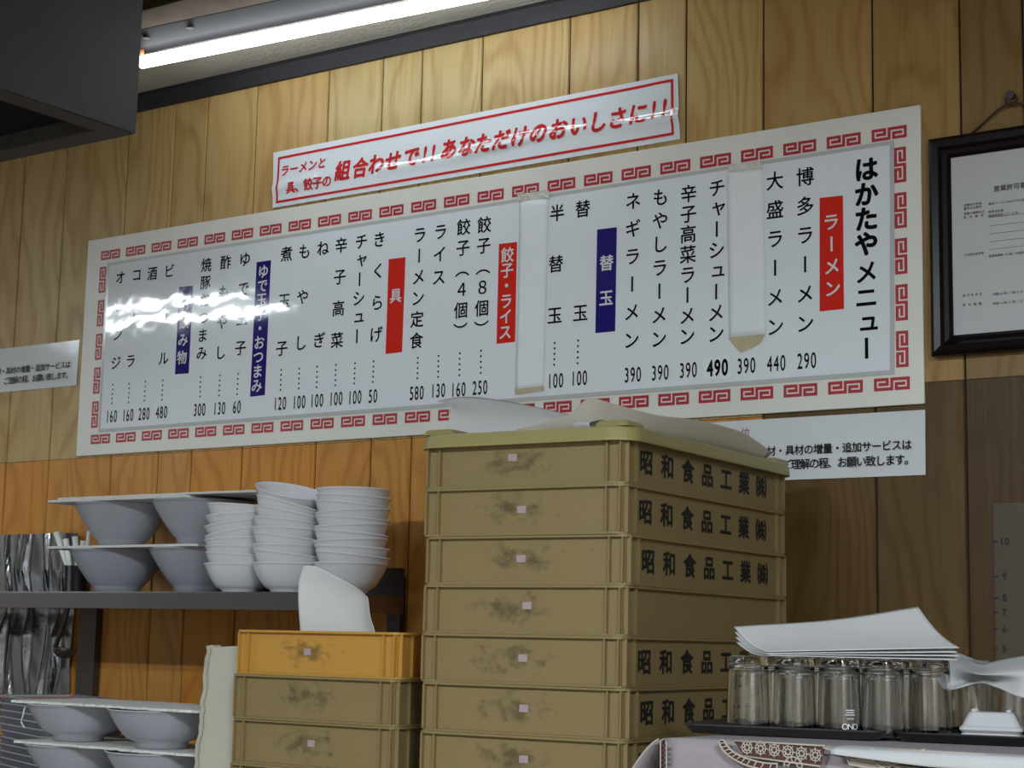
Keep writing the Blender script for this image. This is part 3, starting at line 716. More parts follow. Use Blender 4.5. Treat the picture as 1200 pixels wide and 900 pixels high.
copy_obj(ramen, (bx2, by, zA), label='large bowl on the wall shelf right beside the small bowl stacks, under a thin board')
copy_obj(ramen, (bx3, by, zB), label='large bowl in the upper shelf layer, left of the pair under the top boards')
copy_obj(ramen, (bx4, by, zB), label='large bowl in the upper layer on the shelf, partly behind the small bowl stacks')
lx = at(52, 637, 2.945).x
torn_board('separator_board', 'thin white board between the two layers of large bowls on the wall shelf', lx, bx2+0.10, 2.945, 3.205, zB1, th, 1, 0.002)
lx2 = at(52, 588, 2.945).x
torn_board('separator_board', 'lower of two thin white boards covering the upper large bowls on the shelf', lx2, lx2+0.50, 2.945, 3.205, zC, 0.006, 2, 0.003)
torn_board('separator_board', 'topmost thin white board with a rough edge over the upper large bowls', lx2+0.03, lx2+0.70, 2.952, 3.205, zC+0.0066, 0.005, 3, 0.004)
# lower bowls standing on the counter
by2 = 2.60; RB2 = 0.112; RH2 = 0.0765
low = make_bowl('ramen_bowl', '', 'bowl', bowl_prof(RB2, RH2, 0.053, 0.012, 0.54), 'ramen', 'large bowls on the counter')
lz = [CZ+0.0004]
for i in range(2): lz.append(lz[-1]+RH2+0.0006+0.0055+0.0006)
xa, xb = at(92, 860, by2).x, at(190, 860, by2-0.03).x
first = True
for k, ly in enumerate(('bottom', 'second', 'top')):
    for x, side, yy in ((xa, 'left', by2), (xb, 'right', by2-0.03)):
        lab = {('bottom','left'): 'large bowl at the bottom of the counter pile, left of the pair',
               ('bottom','right'): 'large bowl at the bottom of the counter pile, beside the foam panel',
               ('second','left'): 'large bowl in the middle counter layer, left of the pair under torn boards',
               ('second','right'): 'large bowl in the middle layer on the counter, beside the foam panel',
               ('top','left'): 'large bowl in the top layer on the counter, in front of the stacked plates',
               ('top','right'): 'large bowl in the top layer on the counter, right against the cream foam panel'}[(ly, side)]
        if first: low.location = (x, yy, lz[k]); low['label'] = lab; first = False
        else: copy_obj(low, (x, yy, lz[k]), label=lab)
    zt = lz[k]+RH2+0.0006
    l0 = at(8 if k == 2 else 14, 830, by2-0.10).x; mid = at(128, 830, by2-0.10).x; r1 = at(240, 838, by2-0.10).x
    torn_board('separator_board', 'torn thin board on the %s counter bowls, reaching out over the plates' % {0: 'bottom', 1: 'middle', 2: 'top'}[k], l0, mid+0.03, by2-0.10, by2+0.13, zt, 0.005, 20+k, 0.006)
    torn_board('separator_board', 'torn thin board on the %s counter bowls, ending at the foam panel' % {0: 'bottom', 1: 'middle', 2: 'top'}[k], mid+0.033, r1, by2-0.112, by2+0.10, zt, 0.005, 30+k, 0.005)
tb_ = bpy.data.objects['separator_board.007'] if 'separator_board.007' in bpy.data.objects else None
if tb_ is not None:
    yy = by2-0.102; q = [at(29, 829, yy), at(27, 838, yy-0.004), at(25, 846, yy), at(29, 853, yy)]
    st_ = MB().tube(catmull(q, 5), 0.0016, 6).build('torn_strip', 'card', smooth=True); st_.data.transform(Matrix.Translation(-tb_.location)); st_.parent = tb_
# small bowl stacks on the shelf
SR, SH = 0.083, 0.066
small = make_bowl('small_bowl', '', 'bowl', bowl_prof(SR, SH, 0.040, 0.006, 0.55, lip=0.002, th=0.003), 'china', 'small white bowls on the wall shelf', 48)
rnd = random.Random(11)
stacks = [('left', (282, 660), 2.945, 8, 0.0185, (0, .05, 0, -.06, -.20, -.15, -.08, .05)), ('middle', (339, 660), 2.935, 9, 0.0185, (0, .11, .01, .11, .02, .09, .19, .24, .17)),
          ('right', (411, 660), 2.955, 11, 0.0158, (0, .09, .03, -.05, .07, -.05, .05, -.07, .08, .04, 0))]
FWH = Vector((-math.sin(YAW), math.cos(YAW), 0)); RTH = Vector((math.cos(YAW), math.sin(YAW), 0))
desc = {'left': 'stack beside the large bowls', 'middle': 'middle stack of the three', 'right': "stack at the shelf's right end"}
ordn = ['bottom', 'second', 'third', 'fourth', 'fifth', 'sixth', 'seventh', 'eighth', 'ninth', 'tenth', 'eleventh']
first = True
for nm, (px, py), Y, n, pitch, tilts in stacks:
    p = at(px, py, Y)
    for k in range(n):
        R3 = Matrix.Rotation(tilts[k], 3, FWH)
        if nm == 'middle' and k == n-1: R3 = Matrix.Rotation(0.24, 3, RTH) @ R3
        piv = Vector((0, 0, 0.045)); sh = piv-R3 @ piv
        loc = Vector((p.x+rnd.uniform(-.002, .002)*(k > 0)-0.0007*k*(nm == 'middle'), p.y+rnd.uniform(-.002, .002)*(k > 0), SZ+0.0004+k*pitch+(0.003 if k else 0)+(0.013 if nm == 'middle' and k == 8 else 0)))+sh
        pos = ordn[k] if k < n-1 else 'topmost'
        lab = 'small white bowl, %s of the %s' % (pos if k in (0, n-1) else pos+' from the bottom', desc[nm])
        if first: small.location = loc; small['label'] = lab; first = False
        else: copy_obj(small, loc, R3.to_euler(), lab)

# ================================================================== CRATES
CW, CL, CH = 0.397, 0.672, 0.0812          # width of end face, length, stacking pitch
def crate_body():
    m = MB(); w = CW/2; t = 0.003; ins = 0.009; h = CH-0.0005
    def ring(x0, x1, y0, y1, z0, z1, th):   # hollow rectangular ring
        m.box((x0, y0, z0), (x1, y0+th, z1)); m.box((x0, y1-th, z0), (x1, y1, z1)); m.box((x0, y0+th, z0), (x0+th, y1-th, z1)); m.box((x1-th, y0+th, z0), (x1, y1-th, z1))
    ring(-w+ins, w-ins, ins, CL-ins, 0.0035, h-0.004, t)
    m.box((-w+ins+t, ins+t, 0.0035), (w-ins-t, CL-ins-t, 0.0065))
    # upright fins near the corners
    for s in (-1, 1):
        for d in (0.0115, 0.036):
            m.box((s*(w-d)-0.0013, 0.0012, 0.0036), (s*(w-d)+0.0013, ins, h-0.0041)); m.box((s*(w-d)-0.0013, CL-ins, 0.0036), (s*(w-d)+0.0013, CL-0.0012, h-0.0041))
        for d in (0.014, 0.044):
            for y in (d, CL-d):
                xa, xb = sorted((s*(w-0.0012), s*(w-ins))); m.box((xa, y-0.0013, 0.0036), (xb, y+0.0013, h-0.0041))
    return m
def rim_mesh(z0, z1, ins=0.0):
    m = MB(); w = CW/2; r = 0.022; t = 0.0095
    def outline(d, rr):
        pts = []
        for cx, cy, a0 in ((w-r, r, -PI/2), (w-r, CL-r, 0), (-w+r, CL-r, PI/2), (-w+r, r, PI)):
            for k in range(5): a = a0+PI/2*k/4; pts.append((cx+(rr)*math.cos(a), cy+(rr)*math.sin(a)))
        return pts
    o, i = outline(0, r-ins), outline(0, r-t); n = len(o)
    vs = [(*p, z0) for p in o]+[(*p, z1) for p in o]+[(*p, z0) for p in i]+[(*p, z1) for p in i]
    fs = []
    for k in range(n):
        q = (k+1) % n; fs += [(k, q, n+q, n+k), (2*n+q, 2*n+k, 3*n+k, 3*n+q), (n+k, n+q, 3*n+q, 3*n+k), (q, k, 2*n+k, 2*n+q)]
    return m.add(vs, fs)
crate0 = thing('noodle_crate', '', 'crate', (0, 0, 0))
_body = crate_body().build('crate_body', 'crate', crate0, world=False)
_rim = rim_mesh(CH-0.0045, CH-0.0004).build('top_rim', 'crate', crate0, world=False)
_rim2 = rim_mesh(0.0, 0.0034, 0.0012).build('bottom_rim', 'crate', crate0, world=False)
TEXT = '昭和食品工業㈱'
def crate_text():
    m = MB(); w = CW/2
    for i, ch in enumerate(TEXT):
        y = 0.088+i*0.0790
        put(m, ch, (y, 0.0415), 0.042, lambda u, v: Vector((w-0.0085, u, v)), sx=1.18, bold=0.035)
    return m
_text = crate_text().build('lettering', 'dullink', crate0, world=False, fix=False)
_st = MB().box((-0.0085, 0.0082, 0.037), (0.0085, 0.0088, 0.049)).build('price_sticker', 'sticker', crate0, world=False)
parts = {'body': _body, 'rim': _rim, 'rim2': _rim2, 'text': _text, 'st': _st}
for o in parts.values(): o.parent = None
bpy.data.objects.remove(crate0)
used = set()
def crate(label, group, corner, rz, z, text, sticker=True, sdx=0.0, sdz=0.0, m='crate'):
    # corner = front right bottom corner
    d = Vector((math.cos(rz), math.sin(rz), 0)); c = Vector((corner[0], corner[1], z))-d*(CW/2)
    t = thing('noodle_crate', label, 'crate', c, group, rz)
    for k in ('body', 'rim', 'rim2') + (('text',) if text else ()) + (('st',) if sticker else ()):
        if k in used: o = parts[k].copy(); C.collection.objects.link(o)
        else: o = parts[k]; used.add(k)
        o.parent = t
        if m != 'crate' and k in ('body', 'rim', 'rim2'): o.data = o.data.copy(); o.data.materials.clear(); o.data.materials.append(M[m])
        if k == 'st': o.location = (sdx, 0, sdz)
        if k == 'text': o['label'] = 'black company lettering'
    return t
rnd = random.Random(4)
CT = math.radians(3.386)
NB = 9; ztop = 1.4858; z0b = ztop-NB*CH
bigpos = ['topmost, under the lid', 'second from the lid', 'third from the lid', 'fourth from the lid, without lettering', 'fifth from the lid', 'sixth from the lid', 'seventh from the lid', 'eighth from the lid', 'bottom one on the counter']
for i in range(NB):
    z = ztop-(i+1)*CH
    crate('yellow plastic noodle crate in the tall stack, '+bigpos[i], 'crates of the tall stack', (-1.4428+rnd.uniform(-.0025, .0025), 2.400+rnd.uniform(-.003, .003)), CT+rnd.uniform(-.006, .006), z, i != 3, True,
          (-0.02, 0.0, -0.005, 0.012, 0.008, 0.006, 0.010, 0, 0)[i], (0.006, 0, 0, 0.004, 0, 0, 0, 0, 0)[i])
oc = at(467, 735, 2.42); zt2 = CZ+5*CH
opos = ['topmost, open and lit orange, holding a sheet of paper', 'second from the top', 'third from the top', 'fourth from the top', 'bottom one on the counter']
for i in range(5):
    crate('noodle crate in the short stack, '+opos[i], 'crates of the short stack', (oc.x+rnd.uniform(-.003, .003)-0.002*i*(i > 1), 2.42+rnd.uniform(-.003, .003)), math.radians(-0.5)+rnd.uniform(-.004, .004), zt2-(i+1)*CH, False, i != 1, -0.02 if i == 0 else 0.0, 0, 'crate_lit' if i == 0 else 'crate')
def lid():
    d = Vector((math.cos(CT), math.sin(CT), 0)); e = Vector((-math.sin(CT), math.cos(CT), 0))
    c = Vector((-1.4428, 2.400, ztop))-d*(CW/2)
    t = thing('crate_lid', 'olive yellow plastic lid with raised corner lugs on the tall crate stack', 'lid', c, None, CT)
    w = CW/2+0.012; y0, y1 = -0.012, CL+0.012; r = 0.045
    def outline(ins):
        pts = []
        for cx, cy, a0 in ((w-r, y0+r, -PI/2), (w-r, y1-r, 0), (-w+r, y1-r, PI/2), (-w+r, y0+r, PI)):
            for k in range(9): a = a0+PI/2*k/8; pts.append((cx+(r-ins)*math.cos(a), cy+(r-ins)*math.sin(a)))
        return pts
    m = MB(); levels = [(0.0105, 0.0005), (0.0105, -0.012), (0.0, -0.012), (0.0, -0.008), (0.004, 0.009), (0.008, 0.0115)]
    n = 36; vs = []
    for ins, z in levels: vs += [(*p, z) for p in outline(ins)]
    fs = [(l*n+k, l*n+(k+1) % n, (l+1)*n+(k+1) % n, (l+1)*n+k) for l in range(len(levels)-1) for k in range(n)]
    fs += [list(range((len(levels)-1)*n, len(levels)*n)), list(range(n))[::-1]]
    m.add(vs, fs).build('lid_top', 'lid', t, world=False)
    for sx in (-1, 1):
        for yy in (y0+0.042, y1-0.042):
            lug = MB(); cx = sx*(w-0.042)
            def sq(h, z): return [(cx-h*sx*1.0, yy-h, z), (cx+h*sx, yy-h, z), (cx+h*sx, yy+h, z), (cx-h*sx, yy+h, z)]
            vs = sq(0.032, 0.0116)+sq(0.026, 0.0216)
            lug.add(vs, [(0,1,5,4),(1,2,6,5),(2,3,7,6),(3,0,4,7),(4,5,6,7),(3,2,1,0)]).build('corner_lug', 'lid', t, world=False, bevel=0.003)
    return t
lid()
LZ = ztop+0.013

# ---- sheets of paper on the lid and in the short stack
def lidpt(px, py, Y): return at(px, py, Y)
top = [at(512,470,2.60), at(540,465,2.62), at(575,467,2.64), at(620,475,2.64), at(660,484,2.60), at(706,491,2.56)]
mid = [at(528,480,2.54), at(553,486,2.56), at(583,489,2.57), at(622,492,2.57), at(655,495,2.55), at(690,497,2.52)]
base = [Vector((p.x+0.01, 2.50+0.012*i, LZ+0.0012)) for i, p in enumerate(mid)]
o = loft([base, mid, top], 5, 6).build('paper_sheet', 'paper', smooth=True, solid=0.0005)
tag(o, 'white paper sheet curling up on the left half of the crate lid', 'paper')
top = [at(606,503,2.50), at(640,494,2.52), at(668,485,2.53), at(690,467,2.54), at(722,474,2.58), at(768,486,2.66), at(826,494,2.80), at(872,508,2.94), at(904,530,3.04)]
base = [Vector((p.x-0.01-0.004*i, p.y+0.05-0.004*i, LZ+0.0015)) for i, p in enumerate(top)]
mid = [(a+b)/2+Vector((0.008, -0.012, -0.004)) for a, b in zip(top, base)]
o = loft([base, mid, top], 5, 6).build('paper_sheet', 'waxpaper', smooth=True, solid=0.0005)
tag(o, 'grey white paper sheet with a curled peak along the right side of the crate lid', 'paper')
yb = 2.47
rows = [[at(352,742,yb), at(375,744,yb+0.004), at(405,744,yb+0.006), at(428,744,yb), at(440,744,yb-0.02)],
        [at(350,712,yb), at(374,708,yb+0.012), at(402,712,yb+0.015), at(425,718,yb+0.004), at(434,722,yb-0.02)],
        [at(350,684,yb), at(372,682,yb+0.014), at(398,694,yb+0.016), at(424,698,yb+0.004), at(432,705,yb-0.02)],
        [at(356,663,yb-0.004), at(371,664,yb+0.010), at(393,675,yb+0.012), at(420,690,yb), at(431,700,yb-0.015)]]
down = [Vector((p.x, p.y, p.z-0.035)) for p in rows[0]]
o = loft([down]+rows, 6, 5).build('paper_sheet', 'paper', smooth=True, solid=0.0005)
tag(o, 'curved white paper sheet standing up in the open top crate of the short stack', 'paper')

# ---- cream foam panel with a broken edge
def foam():
    Y = 2.46; rnd = random.Random(9)
    pts = []; n = 34
    a, b = at(228, 900, Y), at(243, 757, Y)
    zb = CZ+0.0005; a = a+(a-b)*((a.z-zb)/(b.z-a.z))
    for i in range(n+1):
        t = i/n; p = a+(b-a)*t; pts.append((p.x+rnd.uniform(-.004, .003)*(i > 0), Y, p.z))
    xr = -2.3125
    tp = at(243, 757, Y).z
    pts += [(b.x+0.012, Y, tp+0.002), (b.x+0.02, Y, tp-0.002), (xr, Y, tp+0.003), (xr, Y, zb)]
    t = thing('foam_panel', 'cream foam panel with a broken left edge behind the short crate stack', 'panel', (b.x, Y, zb))
    MB().slab(pts, (0, 0.022, 0)).build('panel_face', 'foam', t)
    m = MB()
    for i in range(len(pts)-5):
        p, q = Vector(pts[i]), Vector(pts[i+1]); w = 0.012+rnd.uniform(-.003, .003)
        m.add([p+Vector((0, -0.001, 0)), p+Vector((w, -0.0025, 0)), q+Vector((0.012, -0.0025, 0)), q+Vector((0, -0.001, 0)), p+Vector((0, 0.001, 0)), q+Vector((0, 0.001, 0))], [(0,1,2,3), (4,0,3,5)])
    o = m.build('broken_edge', 'foamedge', t); o['label'] = 'rough broken edge'
foam()

# ================================================================== LEFT CORNER: foil, ladle, plates, utensils
def foil():
    tl, tr = at(-60, 628, 3.19), at(86, 625, 3.19); z0 = at(40, 850, 3.19).z; rnd = random.Random(2)
    from mathutils import noise
    def fn(u, v):
        x = tl.x+(tr.x-tl.x)*u; z = z0+(tl.z-z0)*v
        f = 0.006+noise.noise(Vector((x*8, z*2.0, 3.1)))*0.012+noise.noise(Vector((x*20+z*9, z*6, 7.7)))*0.004
        for xi, am in ((0.32, .014), (0.46, .020), (0.56, .012), (0.66, .022), (0.78, .016), (0.90, .022)):
            fx = tl.x+(tr.x-tl.x)*xi+0.012*math.sin(z*7+xi*40)+0.006*math.sin(z*23+xi*9); f += am*(0.6+0.4*math.sin(z*11+xi*30))*math.exp(-((x-fx)/0.0075)**2)
        k_ = min(1.0, max(0.0, (abs(z-SZ+0.02)-0.03)/0.06)); return Vector((x, max(3.1960-0.03*k_, min(3.2135, 3.2120-(0.45+0.75*k_)*abs(f))), z))
    o = MB().grid(90, 90, fn).build('foil_sheet', 'foil', smooth=True)
    tag(o, 'crinkled silver foil sheet covering the planks behind the left end of the shelf', 'foil')
foil()
def ladle():
    Y = 3.10; top = at(62, 640, Y); bend = at(80, 712, Y); bt = at(65.5, 757, Y); c = at(76, 759, Y)
    t = thing('ladle', 'dark steel ladle hanging below the shelf in front of the foil', 'ladle', (c.x, Y, c.z))
    tp_ = Vector((bend.x+0.006, 3.10, SZ-0.012))
    MB().tube(catmull([tp_+Vector((0.002, 0.022, -0.020)), tp_+Vector((0.002, 0.016, 0)), tp_, bend, (bend+bt)/2+Vector((0.002, 0, 0)), bt, bt+Vector((0.006, 0, -0.012))], 6), 0.0062, 10).build('ladle_handle', 'darksteel', t, smooth=True)
    R = 0.030; prof = [(R*math.sin(a), -R*math.cos(a)*0.95) for a in [PI/2*i/8 for i in range(9)]]
    prof += [(p[0]*0.93, p[1]*0.93) for p in reversed(prof)]
    o = MB().lathe(prof, 28).build('ladle_bowl', 'darksteel', t, world=False, smooth=True); o.rotation_euler = (-0.15, 0.12, 0)
ladle()
def plates():
    n = 14; z0 = CZ+0.0004; zr = at(40, 817, 2.84).z; p = (zr-0.0306-z0)/(n-1); zt = z0+(n-1)*p+0.0006
    A, B = atz(0, 814.5, zr), atz(80, 825, zr); d = (B-A).normalized(); rz = math.atan2(d.y, d.x)
    hx, hy = 0.20, 0.105; c = A+d*0.155+Vector((-d.y, d.x, 0))*hy
    def rr(ins, z, r=0.035):
        return [(cx*(hx-r)+(r-ins)*math.cos(a0+PI/2*k/6), cy*(hy-r)+(r-ins)*math.sin(a0+PI/2*k/6), z) for cx, cy, a0 in ((1,-1,-PI/2),(1,1,0),(-1,1,PI/2),(-1,-1,PI)) for k in range(7)]
    m = 28
    def shell(lv, cap=True):
        vs = []
        for ins, z in lv: vs += rr(ins, z)
        fs = [(l*m+k, l*m+(k+1) % m, (l+1)*m+(k+1) % m, (l+1)*m+k) for l in range(len(lv)-1) for k in range(m)]
        if cap: fs += [list(range(m))[::-1], list(range((len(lv)-1)*m, len(lv)*m))]
        return MB().add(vs, fs)
    lv = [(0.034, 0.0), (0.030, 0.0), (0.0265, 0.006), (0.004, 0.0255), (0.0, 0.0275), (0.0005, 0.0295), (0.004, 0.0295), (0.030, 0.0105), (0.0335, 0.0095)]
    base = shell(lv).build('plate', 'ramen', smooth=True)
    tag(base, 'rectangular white platter at the bottom of the platter stack behind the counter bowls', 'plate', 'stacked platters')
    base.location = (c.x, c.y, z0); base.rotation_euler = (0, 0, rz)
    for k in range(1, n-1):
        copy_obj(base, (c.x+rnd.uniform(-.003, .003), c.y+rnd.uniform(-.003, .003), z0+k*p), (0, 0, rz+rnd.uniform(-.008, .008)), 'rectangular white platter, %s from the bottom of the platter stack at the left edge' % (ordn[k] if k < 11 else ('twelfth', 'thirteenth')[k-11]))
    t = thing('plate', 'topmost platter of the stack, its rim patterned with coloured squares', 'plate', (c.x, c.y, zt), 'stacked platters', rz)
    shell(lv).build('platter', 'ramen', t, world=False, smooth=True)
    shell([(0.0006, 0.0268), (-0.0012, 0.0283), (-0.0004, 0.0303), (0.004, 0.0306), (0.024, 0.0150)], False).build('patterned_rim', 'rim_pattern', t, world=False, smooth=True)
plates()
def utensils():
    Y = 3.15; c = at(92, 672, Y)
    t = thing('utensil_cup', 'steel cup behind the leftmost large bowl on the shelf', 'cup', (c.x, Y, SZ+0.0004))
    MB().lathe([(0, 0), (0.030, 0), (0.033, 0.004), (0.036, 0.075), (0.038, 0.077), (0.0345, 0.076), (0.031, 0.006), (0, 0.005)], 36).build('cup_body', 'steel', t, world=False, smooth=True)
    tops = [(66, 624), (77, 632), (88, 629), (98, 634), (104, 622)]
    names = ['leaning far out to the left', 'second from the left, short', 'third from the left, upright', 'fourth from the left, short', 'thin, right beside the large bowl']
    for i, (px, py) in enumerate(tops):
        p = at(px, py, Y+0.004*(i-2)); q = Vector((c.x+0.009*(i-2), Y+0.006*(-1)**i, SZ+0.012))
        o = MB().tube([q, q+(p-q)*0.5, p], [0.005, 0.006, 0.0085 if i < 4 else 0.0045], 12).build('plastic_utensil', 'handle', smooth=True)
        tag(o, 'pale green utensil handle in the steel cup, '+names[i], 'utensil', 'utensil handles in the cup')
utensils()

# ================================================================== RIGHT FRONT: table, lace cloth, trays, glasses
TZ = 1.030
tc0 = atz(781, 865, TZ+0.002)
def table():
    x0, y0 = tc0.x, tc0.y; x1, y1 = x0+1.25, y0+0.62
    t = thing('serving_table', 'high serving table under the lace tablecloth', 'table', (x0+0.6, y0+0.3, 0))
    MB().box((x0+0.012, y0+0.012, TZ-0.035), (x1, y1, TZ-0.001)).build('tabletop', 'lacehole', t)
    for x in (x0+0.05, x1-0.05):
        for y in (y0+0.05, y1-0.05): MB().box((x-0.025, y-0.025, 0), (x+0.025, y+0.025, TZ-0.035)).build('leg', 'frame', t)
    k = thing('lace_tablecloth', 'mauve white tablecloth with cream lace border over the serving table', 'tablecloth', (x0+0.6, y0+0.3, TZ))
    drop = 0.16
    m = MB(); X0, X1 = x0, x1+0.01; nx = 60
    def fn(u, v):
        x = X0+(X1-X0)*u
        if v < 0.5:
            s = v/0.5; return Vector((x, y0-0.006-0.004*math.sin(x*30)*(1-s)-0.004*(1-s), TZ+0.0016-drop*(1-s)-(0.0035*(s < 1) if s > .9 else 0)))
        s = (v-0.5)/0.5; return Vector((x, y0-0.004+s*(y1-y0), TZ+0.0022))
    m.grid(nx, 24, fn)
    def fl(u, s):     # left drop, flaring out at the front corner
        y = y0-0.006+(y1-y0)*u; return Vector((X0-0.001-0.095*s**0.6*max(0.12, 1-u*2.2)-0.006*math.sin(u*14)*s, y-0.02*s*(1-u), TZ+0.002-drop*s))
    m.grid(24, 20, fl)
    m.build('cloth', 'tcloth', k, smooth=True, solid=0.0012)
    # lace on the front drop: maroon showing through, cream cords over it
    Yl = y0-0.0160
    f2 = lambda x, z, d=0.0: Vector((x, Yl-d-0.004*math.sin(x*30)*min(1, max(0, (TZ-z)/drop))*0.8, z))
    hl = MB(); cord = MB(); net = MB()
    def arc(cx, cz, r, a0, a1, n=20): return [(cx+r*math.cos(a0+(a1-a0)*i/n), cz+r*math.sin(a0+(a1-a0)*i/n)) for i in range(n+1)]
    def cordline(pts, r=0.0011): cord.tube([f2(p[0], p[1], 0.0016) for p in pts], r, 6)
    def band(pa, pb):
        for i in range(len(pa)-1): hl.quad(f2(*pa[i], .0004), f2(*pa[i+1], .0004), f2(*pb[i+1], .0004), f2(*pb[i], .0004))
    def P(px, py): q = at(px, py, Yl); return (q.x, q.z)
    for shift in (0, 0.196):
        sh = lambda pts: [(p[0]+shift, p[1]) for p in pts]
        oA = sh([P(843,868), P(846,876), P(853,884), P(863,891), P(876,897), P(892,901), P(910,903)]); iA = sh([P(849,867), P(853,874), P(860,881), P(869,886), P(880,890), P(896,894), P(912,895)])
        cA = [ (p.x, p.y) for p in catmull([Vector((a[0], a[1], 0)) for a in oA], 4)]; cI = [(p.x, p.y) for p in catmull([Vector((a[0], a[1], 0)) for a in iA], 4)]
        band(cA, cI); cordline(cA, 0.0013); cordline(cI, 0.0013)
        for i in range(0, len(cA), 2): cordline([cA[i], cI[i]], 0.0009)
        # wheel row under the table edge
        wc = [P(876,876), P(892,877), P(908,879), P(924,881), P(940,883), P(956,885)]
        up = sh([P(860,868), P(968,874)]); lo = sh([P(872,886), P(962,898)])
        pa = [up[0], ((up[0][0]+up[1][0])/2, (up[0][1]+up[1][1])/2), up[1]]; pb = [lo[0], ((lo[0][0]+lo[1][0])/2, (lo[0][1]+lo[1][1])/2), lo[1]]
        band(pa, pb); cordline(pa, 0.0012); cordline(pb, 0.0012)
        for c in sh(wc):
            for r in (0.0068, 0.0036): cordline(arc(c[0], c[1], r, 0, 2*PI, 16), 0.0008)
            for j in range(8):
                a = j*PI/4; cordline([(c[0]+.002*math.cos(a), c[1]+.002*math.sin(a)), (c[0]+.0095*math.cos(a), c[1]+.0095*math.sin(a))], 0.0007)
        c = sh([P(930,899)])[0]
        pa = arc(c[0], c[1], 0.012, 0, PI, 16); pb = arc(c[0], c[1], 0.006, 0, PI, 16); band(pa, pb); cordline(pa, .001); cordline(pb, .001)
        for j in range(0, 17, 3): cordline([pa[j], pb[j]], .0007)
        n0 = sh([P(992,885), P(1008,886), P(1030,886), P(1050,886), P(1058,889), P(1048,897), P(1030,900), P(1012,899), P(996,896)])
        net.add([f2(*p, .0005) for p in n0], [list(range(len(n0)))]); cordline(n0+[n0[0]], 0.0012)
        sc = sh([P(965,876), P(990,884), P(1002,890), P(1030,884), P(1056,889), P(1068,884), P(1085,878)]); cordline([(p.x, p.y) for p in catmull([Vector((a[0], a[1], 0)) for a in sc], 4)], .0013)
    # lace border at the front left corner: a column of square holes, then open work on the flare
    L = lambda u, s_: fl(u, s_)+Vector((-0.0012, -0.0016, 0.0004))
    for j in range(12):
        za, zb = TZ-0.004-j*0.0062, TZ-0.004-j*0.0062-0.0040
        hl.quad(f2(x0+0.0030, za, .0006), f2(x0+0.0085, za, .0006), f2(x0+0.0085, zb, .0006), f2(x0+0.0030, zb, .0006))
    cordline([(x0+0.0015, TZ-0.001), (x0+0.0015, TZ-0.08)], .0009); cordline([(x0+0.0100, TZ-0.001), (x0+0.0100, TZ-0.08)], .0009)
    for j in range(10):
        s0 = 0.02+j*0.045
        for k_ in range(3):
            ua = 0.010+k_*0.030
            hl.quad(L(ua, s0), L(ua+0.020, s0), L(ua+0.020, s0+0.030), L(ua, s0+0.030))
    for uu in (0.004, 0.035, 0.066, 0.097): cord.tube([L(uu, 0.01+q*0.03) for q in range(17)], 0.0011, 6)
    for j in range(10): cord.tube([L(0.004+0.031*q, 0.055+j*0.045) for q in range(4)], 0.0008, 6)
    hl.build('lace_openings', 'lacehole', k, fix=False); cord.build('lace_cord', 'lace', k, smooth=True, fix=False); net.build('lace_net', 'lacenet', k, fix=False)
table()
def tray(name, label, a, b, depth_, z, h, m, lipw=0.012):
    """a, b: front left / right of the rim on the floor plan"""
    a = Vector((a.x, a.y, 0)); b = Vector((b.x, b.y, 0)); d = (b-a); L = d.length; rz = math.atan2(d.y, d.x)
    t = thing(name, label, 'tray', (*((a+b)/2).xy, z), None, rz); w = L/2; r = 0.025
    def outline(ins):
        pts = []
        for cx, cy, a0 in ((w-r, r, -PI/2), (w-r, depth_-r, 0), (-w+r, depth_-r, PI/2), (-w+r, r, PI)):
            for k in range(7): q = a0+PI/2*k/6; pts.append((cx+(r-ins)*math.cos(q), cy+(r-ins)*math.sin(q)))
        return pts
    lv = [(0.0, h-0.002), (0.0, h), (0.002, h), (0.0115, 0.0025), (0.0135, 0.002)]
    lo = [(0.0, h-0.002), (0.009, 0.001), (0.011, 0.0)]
    n = 28
    vs = []; 
    for ins, zz in lv: vs += [(*p, zz) for p in outline(ins)]
    m1 = MB().add(vs, [(l*n+k, l*n+(k+1) % n, (l+1)*n+(k+1) % n, (l+1)*n+k) for l in range(len(lv)-1) for k in range(n)]+[list(range((len(lv)-1)*n, len(lv)*n))])
    vs = []
    for ins, zz in lo: vs += [(*p, zz) for p in outline(ins)]
    m1.add(vs, [(l*n+(k+1) % n, l*n+k, (l+1)*n+k, (l+1)*n+(k+1) % n) for l in range(len(lo)-1) for k in range(n)]+[list(range((len(lo)-1)*n, len(lo)*n))[::-1]])
    m1.build('tray_body', m, t, world=False)
    return t, rz
H1 = 0.0125; zt0 = TZ+0.0035
ta, tb = atz(796, 847.5, zt0+H1), atz(1036, 857, zt0+H1)
tray1, rz1 = tray('serving_tray', 'dark metal tray under the upturned glasses', ta, tb, 0.24, zt0, H1, 'tray')
ta2 = atz(1046, 858, zt0+0.015); tb2 = Vector((ta2.x+0.42, ta2.y-0.02, 0))
td = (tb-ta).normalized(); 
# second tray continues to the right of the first
p0 = Vector((tb.x, tb.y, 0))+Vector((td.x, td.y, 0))*0.004+Vector((0, 0.012, 0)); p1 = p0+Vector((td.x, td.y, 0)).normalized()*0.36
tray('serving_tray', 'black tray with white dishes at the right end of the table', p0, p1, 0.24, zt0, 0.012, 'blacktray')
